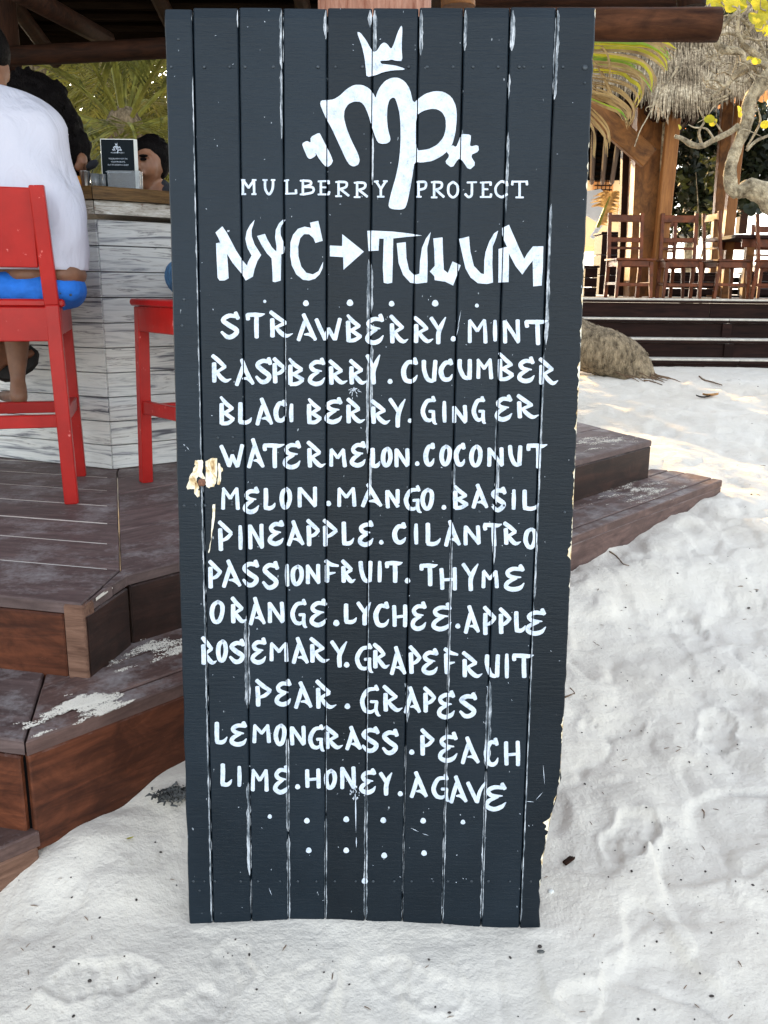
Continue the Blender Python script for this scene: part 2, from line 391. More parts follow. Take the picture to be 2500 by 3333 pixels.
    M['railwood'] = simple('orange_lit_timber', (.60, .24, .06, 1), .6, .25, 4, .1)  # orange evening sunlight put into the timber colour
    M['curtain'] = simple('pale_curtain', (.66, .68, .72, 1), .9, .08, 3, .2)
    M['pale_edge'] = simple('dusty_sunlit_edge', (.50, .46, .40, 1), .9, .3, 12, .3)  # tread tops: sand dust, with the sunlit edge line put into the colour
    M['debris'] = simple('dark_debris', (.05, .04, .035, 1), .9, .5, 40, .3)
    M['seaweed'] = simple('grey_black_seaweed', (.09, .09, .085, 1), .9, .8, 30, .6)
    M['twig'] = simple('brown_twig', (.16, .10, .06, 1), .9, .4, 40, .3)
    M['brownleaf'] = simple('fallen_brown_leaf', (.45, .22, .06, 1), .6, .5, 30, .2)
build_materials()

# ------------------------------------------------------------------ the sand
_rng = np.random.RandomState(3); _G = _rng.rand(256, 256)
def vn(x, y):
    xi = np.floor(x).astype(int); yi = np.floor(y).astype(int); fx = x-xi; fy = y-yi
    fx = fx*fx*(3-2*fx); fy = fy*fy*(3-2*fy)
    g = lambda a, b: _G[a % 256, b % 256]
    return (g(xi, yi)*(1-fx)+g(xi+1, yi)*fx)*(1-fy)+(g(xi, yi+1)*(1-fx)+g(xi+1, yi+1)*fx)*fy-.5
SC = np.array([(-.41, 1.6, 0), (.34, 1.6, 0), (0, 1.3, -.005), (-.6, 1.2, -.02), (.8, 1.3, 0), (0, .7, -.01), (1.2, .8, 0), (-1.0, 1.0, -.03),
    (-.745, 1.748, .075), (-.5, 2.06, .122), (-.35, 2.2, .135), (-.84, 1.58, -.03), (-.83, 1.68, .0), (-.78, 1.725, .045), (-.9, 1.63, -.045), (-.68, 1.80, .10), (-1.0, 1.42, -.03), (-1.3, 1.1, -.05), (-.68, 1.60, .0), (-.60, 1.72, .045), (0, 2.1, .03), (.0, 2.5, .12), (.4, 2.6, .10),
    (.765, 3.45, .2), (1.1, 3.8, .222), (1.4, 4.15, .245), (1.787, 4.58, .275), (1.2, 3.0, .10), (.9, 2.2, .03), (1.6, 2.5, .08), (2.4, 3.5, .2), (2.2, 5, .30), (3.5, 5, .32),
    (1.6, 5.6, .33), (2.5, 7, .40), (4, 7, .41), (3, 9, .46), (2.2, 9, .47), (5, 9.5, .46), (3.5, 10.5, .46), (0, 12, .45), (-3, 12, .4), (5, 14, .46), (-4, 3, .1), (-6, 8, .3), (0, 20, .4), (8, 20, .4), (-10, 25, .4), (10, 40, .4), (-20, 50, .4), (0, 60, .4)])
def base_h(x, y):
    w = 1.0/(((x[..., None]-SC[:, 0])**2+(y[..., None]-SC[:, 1])**2)/(1+.02*y[..., None]**2)+.004)**1.6
    return (w*SC[:, 2]).sum(-1)/w.sum(-1)
PRINTS = []
def sand_h(x, y):
    h = base_h(x, y)
    k = np.clip(y/1.6, .6, 2.2)
    wx = x+.05*vn(x*4+9, y*4); wy = y+.05*vn(x*4, y*4+31)
    amp = np.clip(.40+.45*(x+.1), .28, .72)*.85
    d = .016*vn(wx*4.5+3, wy*4.5+7)+.028*vn(wx*9+40, wy*8+11)+.017*vn(wx*19, wy*17)+.004*vn(x*50, y*50)
    # trampled hollows with sharper rims
    c = np.abs(vn(wx*7+80, wy*6+15)); d -= .022*np.exp(-(c/.05)**2)*.5
    q = vn(wx*5.5+120, wy*5.0+60); d -= .020*np.clip((q-.12)/.06, 0, 1)
    q = vn(wx*8.5+20, wy*7.0+160); d += .012*np.clip((q-.15)/.05, 0, 1)
    near = np.clip((np.hypot(np.maximum(np.abs(x+.03)-.4, 0), (y-1.6))-.0)/.18, .12, 1)
    h = h+d*amp*near*np.where(y > 9, .5, 1)
    h = h+.010*np.exp(-((y-1.588)/.016)**2)*np.clip(vn(x*22+5, y*3+2)+.15, 0, 1)*(np.abs(x+.03) < .42)
    for (cx, cy, ang, L, W, dep) in PRINTS:
        ca, sa = math.cos(ang), math.sin(ang); u = (x-cx)*ca+(y-cy)*sa; v = -(x-cx)*sa+(y-cy)*ca
        ww = W*(1-.18*np.cos((u/L)*6.0)); e = (u/L)**2+(v/ww)**2
        ins = 1/(1+np.exp((e-1)*14))
        h = h-dep*ins+dep*.5*np.exp(-((e-1.25)/.22)**2)+dep*.28*ins*np.sign(np.sin((u*ca+v*.3)*210))*(np.abs(v/ww) > .25)
    return h
for px, py, ang, L, W, dep in [(330, 3190, .2, .105, .043, .006), (760, 3150, 1.9, .07, .038, .004), (1010, 3230, 1.3, .075, .036, .004), (1350, 3200, 2.6, .10, .04, .004), (600, 3290, .5, .09, .04, .004), (2330, 2420, 1.2, .11, .05, .011), (2050, 2750, .9, .11, .05, .009), (2230, 2120, 1.6, .12, .055, .010), (1990, 2420, .4, .11, .05, .008)]:
    q = az(px, py, 0); PRINTS.append((q.x, q.y, ang, L, W, dep))
def sh(x, y): return float(sand_h(np.array([x]), np.array([y]))[0])
def onsand(px, py):
    z = 0.1
    for _ in range(14):
        q = az(px, py, z); z = .5*z+.5*float(sand_h(np.array([q.x]), np.array([q.y]))[0])
    return Vector((q.x, q.y, z))
ny, nx = 560, 430
ys = .75*(60/.75)**(np.linspace(0, 1, ny)**1.35); ys = np.concatenate([np.linspace(-1.2, .72, 40), ys]); ny = len(ys)
tt = np.linspace(-1, 1, nx); ss = .72*tt+np.sign(tt)*14*np.clip(np.abs(tt)-.82, 0, 1)**1.4
Yg = np.repeat(ys[:, None], nx, 1); Xg = np.maximum(Yg, 1.0)*ss[None, :]
Zg = sand_h(Xg.ravel(), Yg.ravel()).reshape(Xg.shape); eb = np.clip((1-np.abs(tt))/.05, 0, 1)[None, :]*np.clip((Yg+1.2)/.3, 0, 1)*np.clip((60-Yg)/8, 0, 1); Zg = Zg*eb-.10*(1-eb)
vv = np.stack([Xg, Yg, Zg], -1).reshape(-1, 3)
ii = (np.arange(ny-1)[:, None]*nx+np.arange(nx-1)[None, :]).ravel()
ff = np.stack([ii, ii+1, ii+nx+1, ii+nx], -1)
me = bpy.data.meshes.new('sand'); me.vertices.add(len(vv)); me.vertices.foreach_set('co', vv.astype(np.float32).ravel())
me.loops.add(ff.size); me.loops.foreach_set('vertex_index', ff.ravel().astype(np.int32)); me.polygons.add(len(ff))
me.polygons.foreach_set('loop_start', np.arange(0, ff.size, 4, dtype=np.int32)); me.polygons.foreach_set('use_smooth', np.ones(len(ff), bool))
me.update(); me.validate(); me.materials.append(M['sand'])
o = bpy.data.objects.new('sand', me); col.objects.link(o); tag(o, kind='structure')
m = MB(); S = 1500; m.add([(-S, -S, -.09), (S, -S, -.09), (S, S, -.09), (-S, S, -.09)], [(0, 1, 2, 3)])
tag(m.obj('beach_ground', M['sand']), kind='structure')

# ------------------------------------------------------------------ painted sign board
LEAN = math.radians(4.57); BO = Vector((0, 1.6, 0)); BV = Vector((0, math.sin(LEAN), math.cos(LEAN))); BN = Vector((0, -math.cos(LEAN), math.sin(LEAN)))
def B(px, py):
    d = ray(px, py); t = (BO-CAM).dot(BN)/d.dot(BN); q = CAM+d*t-BO
    return (q.x, q.dot(BV))
board = thing('sign_board', 'tall dark blue plank board with hand painted white lettering standing in the sand', 'sign board', BO)
board.rotation_euler = (-LEAN, 0, 0)
FV = 2500/1659.0
gt = [535, 625, 776, 919, 1065, 1213, 1365, 1510, 1662, 1813, 1940]; gb = [616, 693, 819, 940, 1059, 1188, 1309, 1439, 1566, 1692, 1760]
ytop = [29, 24, 24, 26, 25, 24, 24, 23, 22, 23]; ybot = [3010, 3012, 3013, 3016, 3018, 3022, 3024, 3026, 3030, 3034]
def gx(i, py):
    """x of joint i at image height py of the photograph"""
    if i == 10:
        pts = [(25, 1940), (600, 1913), (1200, 1889), (1350, 1880), (2200, 1843), (2560, 1822), (2620, 1803), (2700, 1786), (2780, 1770), (2900, 1757), (2960, 1756), (3034, 1760)]
        for (a, x0), (b, x1) in zip(pts, pts[1:]):
            if py <= b: return x0+(x1-x0)*(py-a)/(b-a)
        return 1760
    return gt[i]+(gb[i]-gt[i])*(py-25)/(3015-25)
for i in range(10):
    rings = []; n = 90
    for k in range(n+1):
        py = ytop[i]+(ybot[i]-ytop[i])*k/n
        x0, v0 = B(gx(i, py), py); x1, v1 = B(gx(i+1, py), py)
        g = .0011
        if i > 0: x0 += g
        if i < 9: x1 -= g
        j0 = .0005*noise.noise(Vector((i*7.1, k*.35, 0))); j1 = .0005*noise.noise(Vector((i*7.1+50, k*.35, 0)))
        if i == 9: j1 += .0022*noise.noise(Vector((3, k*.9, 0)))*(3 if py > 2500 else 1)
        if i == 0: j0 += .0016*noise.noise(Vector((9, k*.3, 0)))
        x0 += j0; x1 += j1; v = v0
        dep = .0012*noise.noise(Vector((i*3.3, k*.05, 9)))+[0, .0012, -.0006, .0008, 0, .0012, -.0006, .0006, .001, 0][i]
        dep = max(dep, -.0002); b = .0022
        if k in (0, n): v += 0; b = .003
        ee = .002 if k in (0, n) else 0
        xm = [x0+(x1-x0)*q for q in (.25, .5, .75)]
        if k == n:
            vr = [random.uniform(-.004, .006)+(-.006 if i == 8 else 0) for _ in range(4)]
        else: vr = [0]*4
        rings.append([(x0, dep+b+ee, v+vr[0]), (x0+b, dep+ee, v+vr[0]), (xm[0], dep-.0001+ee, v+vr[1]), (xm[1], dep-.0002+ee, v+vr[2]), (xm[2], dep-.0001+ee, v+vr[3]), (x1-b, dep+ee, v+vr[3]), (x1, dep+b+ee, v+vr[3]), (x1, .026, v), (x0, .026, v)])
    m = MB(); m.loft(rings[::-1]); m.obj('plank', M['paint'], board)
for py in (235, 1570, 2880):   # battens across the back
    a = B(560 if py < 500 else 600, py); b = B(1900 if py < 500 else 1760, py)
    m = MB(); m.beam((a[0]+.02, .045, a[1]), (b[0]-.04, .045, a[1]), .034, .07, bev=.003); m.obj('batten', M['fascia_dark'], board)

for i in range(1, 10):
    a = B(gx(i, 45), 45); b = B(gx(i, 2975), 2975); m = MB(); m.beam((a[0], .016, a[1]), (b[0], .016, b[1]), .010, .006, up=(0, 1, 0)); m.obj('joint_strip', M['black'], board)
PD = -.0011; paint_n = [0]
def put(m, pts2, k=0):
    """flat painted polygon (photo pixels) on the board; k raises it a hair"""
    P = [B(*p) for p in pts2]; n = len(m.v)
    tri = tessellate_polygon([[Vector((p[0], p[1], 0)) for p in P]])
    y = PD-.00013*k
    m.add([(p[0], y, p[1]) for p in P], [tuple(t) for t in tri])
def put_holes(m, outer, holes, k=0):
    L = [[Vector((*B(*p), 0)) for p in q] for q in [outer]+holes]; tri = tessellate_polygon(L); fl = [p for q in L for p in q]
    m.add([(p.x, PD-.00013*k, p.y) for p in fl], [tuple(t) for t in tri])
def chaikin(p, it=1):
    for _ in range(it):
        q = []
        for a, b in zip(p, p[1:]+p[:1]): q += [(a[0]*.8+b[0]*.2, a[1]*.8+b[1]*.2), (a[0]*.2+b[0]*.8, a[1]*.2+b[1]*.8)]
        p = q
    return p
def stroke(m, pts, w, k=0, cap0=1, cap1=1):
    """brush stroke in photo pixels; pts (x, y[, width factor])"""
    P = [Vector((p[0], p[1])) for p in pts]; W = [(p[2] if len(p) > 2 else 1)*w for p in pts]
    L = []; R_ = []
    for i, p in enumerate(P):
        d = (P[min(i+1, len(P)-1)]-P[max(i-1, 0)]); d = d.normalized() if d.length > 1e-6 else Vector((0, 1))
        nn = Vector((-d.y, d.x)); ww = max(W[i], .8)/2*(1+.07*noise.noise(Vector((p.x*.11, p.y*.11, k))))
        L.append(p+nn*ww); R_.append(p-nn*ww)
    def cap(c, d, r, a, b):
        return [c+(a*math.cos(t)+d*math.sin(t))*r for t in (.5, 1.0, math.pi/2, 2.14, 2.64)]
    d0 = (P[0]-P[1]).normalized(); d1 = (P[-1]-P[-2]).normalized()
    r0 = (L[0]-R_[0]).length/2; r1 = (L[-1]-R_[-1]).length/2
    c0 = [P[0]+((R_[0]-P[0]).normalized()*math.cos(t)+d0*math.sin(t)*.55)*r0 for t in (.5, 1.1, 1.57, 2.04, 2.64)] if r0 > 2 else []
    c1 = [P[-1]+((L[-1]-P[-1]).normalized()*math.cos(t)+d1*math.sin(t)*.55)*r1 for t in (.5, 1.1, 1.57, 2.04, 2.64)] if r1 > 2 else []
    # strip mesh (no self-overlap trouble)
    n = len(m.v); y = PD-.00013*k; vs = []
    for a, b in zip(L, R_):
        for q in (a, b):
            u, v = B(q.x, q.y); vs.append((u, y, v))
    fs = [(2*i, 2*i+1, 2*i+3, 2*i+2) for i in range(len(P)-1)]
    for c, i in ((c0, 0), (c1, len(P)-1)):
        if c:
            s0 = len(vs)
            for q in c: u, v = B(q.x, q.y); vs.append((u, y, v))
            loop = ([2*i+1]+list(range(s0, s0+5))+[2*i]) if i == 0 else ([2*i]+list(range(s0, s0+5))+[2*i+1])
            fs.append(tuple(loop))
    m.add(vs, fs)
def arc(pts, k=4): return [tuple(q) for q in catmull([Vector((p[0], p[1], p[2] if len(p) > 2 else 1)) for p in pts], k)]
# brush alphabet: strokes inside a unit box, ('l' straight | 'c' curved, points)
GL = {
 'A': [('l', [(.40, .30, .95), (.06, 1, .9)]), ('l', [(.33, .03, .9), (.62, .5, 1), (.97, .97, .8)]), ('c', [(.95, .97, .5), (.68, .78, .8), (.36, .77, .35)])],
 'B': [('l', [(.08, .27), (.10, .96)]), ('l', [(.05, .03, .6), (.42, .24, .95), (.88, .42, .8)]), ('l', [(.88, .42, .8), (.18, .62, .7)]), ('l', [(.25, .57, .8), (.95, .80, .9)]), ('c', [(.95, .80, .8), (.55, .94, .9), (.12, .96, .8)])],
 'C': [('l', [(.82, .03, .9), (.94, .24, .9)]), ('c', [(.85, .18, .8), (.42, .17, 1), (.10, .50, 1.15), (.22, .86, 1.1), (.55, .96, 1), (.84, .88, .8), (1.0, .70, .2)])],
 'E': [('l', [(.80, .03, .9), (.93, .22, .9)]), ('c', [(.88, .18, .8), (.45, .16, .95), (.17, .30, .95), (.34, .46, .95), (.82, .49, .3)]), ('c', [(.62, .52, .6), (.20, .68, .95), (.10, .86, 1.0), (.42, .97, 1.05), (.78, .90, .95), (1.0, .72, .2)])],
 'F': [('l', [(.18, .26), (.20, .97)]), ('c', [(.06, .04, .9), (.45, .20, .95), (1, .26, .5)]), ('l', [(.28, .62, .8), (.80, .56, .3)])],
 'G': [('l', [(.74, .03, .8), (.86, .18, .8)]), ('c', [(.78, .14, .8), (.35, .19, 1), (.10, .50, 1.1), (.22, .78, 1.05), (.50, .86, .9), (.72, .80, .6)]), ('l', [(.52, .54, .7), (.84, .54, .7)]), ('c', [(.80, .54, .8), (.78, .78, .9), (.86, .94, .8), (1.0, .99, .2)])],
 'H': [('l', [(.10, .05), (.13, .97)]), ('l', [(.88, .02), (.88, .99)]), ('l', [(.15, .56, .7), (.85, .52, .7)])],
 'I': [('l', [(.50, .03, .8), (.48, .5, 1.05), (.52, .97, .9)])],
 'L': [('l', [(.12, .03), (.12, .88)]), ('c', [(.08, .90, 1), (.50, .93, .95), (.80, .85, .8), (1.0, .68, .2)])],
 'M': [('l', [(.12, .08, .8), (.10, .97, .95)]), ('l', [(.10, .05, .7), (.50, .50, .8)]), ('l', [(.50, .50, .8), (.86, .05, .7)]), ('l', [(.86, .05, .8), (.92, .97)])],
 'N': [('l', [(.12, .06, .9), (.14, .97)]), ('l', [(.14, .08, .9), (.90, .95, .9)]), ('l', [(.87, .03), (.90, .92, .9)])],
 'O': [('c', [(.60, .04, .7), (.22, .22, 1), (.10, .60, 1.05), (.30, .94, .95), (.65, .93, 1), (.90, .60, 1), (.88, .22, 1), (.58, .04, .7)])],
 'P': [('l', [(.12, .28), (.15, .97)]), ('l', [(.06, .04, .9), (.50, .24, 1), (.94, .42, .8)]), ('c', [(.94, .42, .8), (.60, .58, .85), (.22, .66, .6)])],
 'R': [('l', [(.12, .32), (.14, .97)]), ('l', [(.06, .04, .9), (.36, .24, 1), (.68, .44, .8)]), ('l', [(.68, .44, .8), (.20, .64, .6)]), ('c', [(.26, .60, .7), (.46, .80, 1), (.72, .95, .9), (1.0, .86, .15)])],
 'S': [('l', [(.82, .03, .9), (.95, .25, .9)]), ('c', [(.90, .18, .8), (.45, .14, 1), (.14, .30, 1.05), (.45, .50, 1.1), (.88, .72, 1.1), (.72, .92, 1.05), (.38, .96, 1), (.05, .76, .6)])],
 'T': [('l', [(.08, .06, .9), (.10, .26, .9)]), ('c', [(.05, .07, .9), (.45, .07, 1), (.75, .08, .9), (1.0, .03, .2)]), ('l', [(.55, .08, 1), (.57, .98, 1)])],
 'U': [('c', [(.10, .04, 1), (.13, .45, 1), (.35, .85, 1), (.62, .96, .9), (.80, .93, .8)]), ('l', [(.88, .03, .95), (.82, .97, 1)])],
 'V': [('l', [(.06, .04, .9), (.55, .97, .9)]), ('c', [(.55, .97, .9), (.72, .45, .8), (1, .02, .5)])],
 'W': [('l', [(.05, .04, .9), (.40, .96, 1)]), ('l', [(.40, .95, .9), (.53, .48, .8)]), ('l', [(.53, .48, .8), (.76, .97, .9)]), ('l', [(.76, .97, .9), (.96, .02, .9)])],
 'Y': [('l', [(.08, .04, .9), (.53, .45, .8)]), ('c', [(1.0, .02, .25), (.74, .30, .95), (.55, .60, 1.05), (.55, .98, 1)])],
}
def cut_joints(o):
    """the brush skipped over the plank joints"""
    bm = bmesh.new(); bm.from_mesh(o.data)
    for i in range(1, 10):
        a = B(gx(i, 60), 60); b = B(gx(i, 2950), 2950)
        d = Vector((b[0]-a[0], 0, b[1]-a[1])).normalized(); nn = Vector((d.z, 0, -d.x)); c = Vector((a[0], 0, a[1]))
        g = .0010
        for s in (-g, g):
            bmesh.ops.bisect_plane(bm, geom=bm.verts[:]+bm.edges[:]+bm.faces[:], plane_co=c+nn*s, plane_no=nn)
        dl = [f for f in bm.faces if abs((f.calc_center_median()-c).dot(nn)) < g*.98]
        bmesh.ops.delete(bm, geom=dl, context='FACES')
    bm.to_mesh(o.data); bm.free()
def letter(ch, box, w=16):
    x0, y0, x1, y1 = box; m = MB(); h = w*.42
    if ch == '.':
        put(m, [(x0+x1*math.cos(t)*(1+.08*math.sin(3*t)), y0+x1*1.02*math.sin(t)) for t in [k*math.pi/8 for k in range(16)]])
    else:
        X0, X1, Y0, Y1 = x0+h*.7, x1-h*.7, y0+h*.5, y1-h*.5
        if ch == 'I': X0 = X1 = (x0+x1)/2
        for k, (kind, pts) in enumerate(GL[ch]):
            q = [(X0+(X1-X0)*p[0]+random.uniform(-1, 1), Y0+(Y1-Y0)*p[1]+random.uniform(-1, 1), (p[2] if len(p) > 2 else 1)) for p in pts]
            if kind == 'l' and len(q) == 2:
                mx = tuple((a+b)/2 for a, b in zip(q[0], q[1])); q = [q[0], (mx[0]+random.uniform(-.8, .8), mx[1], mx[2]*1.05), q[1]]
            q = arc(q, 4) if kind == 'c' or len(q) > 2 else q
            stroke(m, q, w, k)
    o = m.obj('painted_letter' if ch != '.' else 'painted_dot', M['white'], board); cut_joints(o); return o
CA = (650, 980, 2.765); CB = (1200, 980, 2.552); CC = (650, 1260, 2.765); CD = (1200, 1260, 2.552); CE = (650, 1540, 2.765); CF = (1200, 1540, 2.552)
CG = (650, 1800, 2.765); CH = (1200, 1800, 2.552); CI = (650, 2060, 2.765); CJ = (1200, 2060, 2.552); CK = (650, 2320, 2.765); CL = (1200, 2320, 2.552)
TXT = [
 (CA, 'S 178 90 365 340 T 408 98 598 338 R 617 82 852 335 A 870 105 1058 362 W 1028 150 1285 357 B 1315 115 1465 375 E 1480 110 1667 392'),
 (CB, 'R 163 110 342 357 R 362 122 548 352 Y 500 122 648 362 . 703 313 22 0 M 812 142 992 355 I 1030 150 1068 340 N 1100 150 1268 355 T 1285 150 1498 370'),
 (CA, 'R 98 473 298 740 A 315 515 497 760 S 492 500 655 745 P 653 498 783 745 B 793 507 948 765 E 967 505 1140 762 R 1150 520 1340 755 R 1335 517 1520 755 Y 1487 470 1632 752'),
 (CB, '. 178 667 21 0 C 265 465 413 683 U 435 485 577 675 C 582 475 705 668 U 735 478 865 655 M 885 470 1037 650 B 1070 420 1210 667 E 1227 458 1385 680 R 1402 462 1585 700'),
 (CC, 'B 177 75 322 347 L 342 130 482 342 A 500 88 663 345 C 665 108 783 320 I 805 145 845 320 B 967 90 1103 337 E 1115 83 1292 330 R 1310 90 1498 330'),
 (CD, 'R 8 100 192 310 Y 158 85 315 338 . 343 278 18 0 G 430 68 575 318 I 612 110 645 300 N 685 148 825 303 G 852 68 982 310 E 1040 58 1200 283 R 1218 57 1425 263'),
 (CC, 'W 170 512 402 725 A 425 455 585 728 T 557 500 775 730 E 743 477 918 737 R 957 477 1145 730 M 1157 545 1328 722 E 1347 480 1503 720 L 1535 540 1632 730'),
 (CD, 'O 100 492 197 663 N 208 503 343 667 . 403 635 19 0 C 455 455 553 657 O 587 475 690 652 C 710 455 808 658 O 835 475 945 660 N 973 495 1130 665 U 1153 477 1283 658 T 1302 465 1492 675'),
 (CE, 'M 187 118 367 332 E 385 115 543 363 L 572 127 693 335 O 717 122 832 320 N 868 117 1070 312 . 1160 272 24 0 M 1227 120 1415 305 A 1447 85 1648 305'),
 (CF, 'N 132 130 265 293 G 285 95 450 335 O 427 120 545 305 . 625 283 20 0 B 697 95 832 303 A 853 83 993 293 S 1005 108 1145 318 I 1187 128 1222 308 L 1270 133 1422 313'),
 (CE, 'P 160 422 307 703 I 347 463 388 697 N 427 447 587 688 E 608 417 768 648 A 783 417 943 653 P 958 405 1085 660 P 1103 405 1247 663 L 1275 430 1400 657 E 1420 420 1570 655'),
 (CF, '. 105 573 19 0 C 193 405 318 587 I 375 413 412 593 L 468 410 605 607 A 622 383 768 607 N 778 427 937 600 T 943 410 1118 612 R 1110 397 1275 600 O 1285 447 1402 627'),
 (CG, 'P 75 57 207 323 A 195 50 380 308 S 373 55 538 305 S 553 68 720 327 I 773 93 805 307 O 815 100 937 290 N 943 92 1095 280 F 1113 50 1257 272 R 1267 50 1415 272 U 1428 65 1562 265 I 1600 65 1640 265'),
 (CH, 'T 128 65 295 250 . 323 228 23 0 T 415 83 582 278 H 583 115 740 308 Y 765 75 918 318 M 930 133 1085 293 E 1113 90 1302 315'),
 (CG, 'O 85 415 228 633 R 273 388 440 635 A 440 390 598 645 N 602 430 772 635 G 812 405 980 678 E 980 405 1155 662 . 1230 628 28 0 L 1295 447 1425 643 Y 1405 430 1552 653'),
 (CH, 'C 35 398 177 617 H 190 423 327 617 E 343 397 487 643 E 512 408 695 643 . 740 605 21 0 A 788 428 925 667 P 945 433 1063 683 P 1078 445 1190 678 L 1207 477 1312 663 E 1292 453 1482 680'),
 (CI, 'R 5 22 165 290 O 148 53 253 260 S 258 50 412 272 E 455 37 608 280 M 620 75 808 260 A 825 32 985 278 R 978 30 1180 272 Y 1165 62 1337 312 . 1323 285 25 0 G 1393 83 1573 365'),
 (CJ, 'R 30 78 182 297 A 175 100 312 348 P 330 98 443 343 E 435 123 583 347 F 615 113 748 345 R 765 147 957 373 U 960 172 1097 370 I 1127 165 1165 382 T 1180 167 1382 377'),
 (CI, 'P 495 410 655 668 E 672 408 832 658 A 848 428 1018 677 R 1030 415 1240 687 . 1330 658 25 0 G 1435 455 1640 755'),
 (CJ, 'R 108 428 293 658 A 290 440 437 667 P 448 440 563 665 E 560 470 725 712 S 740 488 902 705'),
 (CK, 'L 132 75 260 287 E 265 70 435 297 M 467 92 648 273 O 665 93 783 292 N 803 113 963 297 G 973 95 1135 353 R 1115 108 1300 328 A 1307 110 1460 335 S 1445 115 1620 357'),
 (CL, 'S 100 128 250 343 . 358 325 22 0 P 423 125 553 357 E 568 152 745 412 A 762 187 922 423 C 957 200 1083 447 H 1117 228 1265 442'),
 (CK, 'L 185 452 302 665 I 338 468 382 670 M 455 495 628 710 E 655 467 812 728 . 882 663 23 0 H 945 497 1095 678 O 1117 500 1237 685 N 1255 475 1412 690 E 1433 492 1595 730'),
 (CL, 'Y 80 483 202 687 . 263 670 21 0 A 338 480 490 703 G 515 500 685 742 A 667 515 823 747 V 805 565 980 750 E 950 573 1153 810'),
]
for li, ((ox, oy, s), txt) in enumerate(TXT):
    T = txt.split()
    for i in range(0, len(T), 5):
        ch = T[i]; a, b, c, d = [float(q) for q in T[i+1:i+5]]
        if ch == '.': letter('.', (ox+a/s, oy+b/s, c/s, 0))
        else: letter(ch, (ox+a/s, oy+b/s, ox+c/s, oy+d/s), 14.2 if ch not in 'MNIHG' else 13.2)
# dots above and below
for x, y, r in [(572, 651, 3.4), (661, 655, 6.3), (756, 654, 7), (846, 656, 6), (940, 655, 7), (1030, 660, 4.2), (583, 1763, 4.6), (663, 1772, 6), (748, 1769, 6.2), (828, 1771, 6.2), (914, 1772, 6), (1000, 1775, 5), (667, 1836, 6), (748, 1836, 6), (830, 1847, 6.2), (916, 1842, 6), (788, 1902, 6.5)]:
    letter('.', (x*FV, y*FV, r*FV, 0))
# small serif line
GS = {
 'M': ['0 0 .25 0', '.75 0 1 0', '0 1 .3 1', '.72 1 1 1', '.12 0 .12 1', '.12 0 .5 .55', '.5 .55 .88 0', '.86 0 .88 1'],
 'U': ['0 0 .35 0', '.7 0 1 0', 'c .18 0 .2 .6 .5 .98 .8 .6 .85 0'],
 'L': ['0 .05 .35 0', '.2 0 .2 .97', '.1 .97 1 .95', '1 .95 .97 .7'],
 'B': ['0 .03 .3 .03', '.2 0 .2 1', '0 1 .4 1', 'c .2 .03 .75 .08 .78 .30 .3 .46', 'c .3 .46 .95 .52 .92 .85 .2 1'],
 'E': ['0 .03 .95 .0', '.95 0 .95 .2', '.25 0 .25 1', '0 1 .95 1', '.95 1 1 .8', '.25 .48 .7 .48'],
 'R': ['0 .05 .25 .02', '.22 0 .22 1', '0 1 .45 1', 'c .22 .03 .8 .08 .78 .38 .25 .55', '.4 .55 1 .97'],
 'Y': ['0 .03 .3 .0', '.7 0 1 0', '.15 .02 .5 .5', '.88 .02 .5 .5', '.5 .5 .5 1', '.25 1 .75 1'],
 'P': ['0 .03 .3 .03', '.22 0 .22 1', '0 1 .5 1', 'c .22 .03 .95 .06 .92 .42 .25 .56'],
 'O': ['c .5 0 .1 .25 .1 .75 .5 1 .9 .75 .9 .25 .5 0'],
 'J': ['.2 .02 1 0', 'c .6 0 .6 .6 .55 .9 .3 1 .02 .8'],
 'C': ['.9 .02 .95 .28', 'c .92 .15 .5 .02 .1 .35 .12 .75 .5 .98 .95 .8'],
 'T': ['0 .22 .03 0', '.02 .03 .98 .03', '.98 0 1 .22', '.5 .03 .5 1', '.25 1 .75 1'],
}
Q0 = (750, 560, 3.318); Q1 = (900, 50, 2.37)
for (ox, oy, s), ch, a, b, c, d in [(Q0, 'M', 118, 88, 278, 240), (Q0, 'U', 352, 88, 482, 245), (Q0, 'L', 585, 88, 712, 240), (Q0, 'B', 755, 90, 898, 243), (Q0, 'E', 948, 98, 1068, 243), (Q0, 'R', 1138, 102, 1278, 262), (Q0, 'R', 1338, 110, 1478, 272),
    (Q1, 'Y', 755, 1280, 855, 1400), (Q1, 'P', 1080, 1282, 1152, 1400), (Q1, 'R', 1195, 1283, 1290, 1405), (Q1, 'O', 1320, 1285, 1403, 1405), (Q1, 'J', 1453, 1288, 1543, 1402), (Q1, 'E', 1572, 1288, 1655, 1402), ((0, 0, 1), 'C', 1610, 590, 1653, 643), ((0, 0, 1), 'T', 1667, 590, 1715, 643)]:
    x0, y0, x1, y1 = ox+a/s, oy+b/s, ox+c/s, oy+d/s; m = MB()
    for k, st in enumerate(GS[ch]):
        cv = st[0] == 'c'; q = [float(z) for z in st.replace('c', '').split()]
        pts = [(x0+q[i]*(x1-x0), y0+q[i+1]*(y1-y0), 1) for i in range(0, len(q), 2)]
        if cv: pts = arc(pts, 5)
        stroke(m, pts, 8.0 if abs(pts[0][1]-pts[-1][1]) > 8 or cv else 6.0, k)
    cut_joints(m.obj('painted_letter', M['white'], board))
def poly(o3, pts, name='painted_letter', it=1, k=0, lab=None):
    ox, oy, s = o3; m = MB(); P = [(ox+x/s, oy+y/s) for x, y in pts]
    put(m, chaikin(P, it) if it else P, k); ob = m.obj(name, M['white'], board); cut_joints(ob)
    if lab: ob['label'] = lab
CM = (900, 50, 2.37)
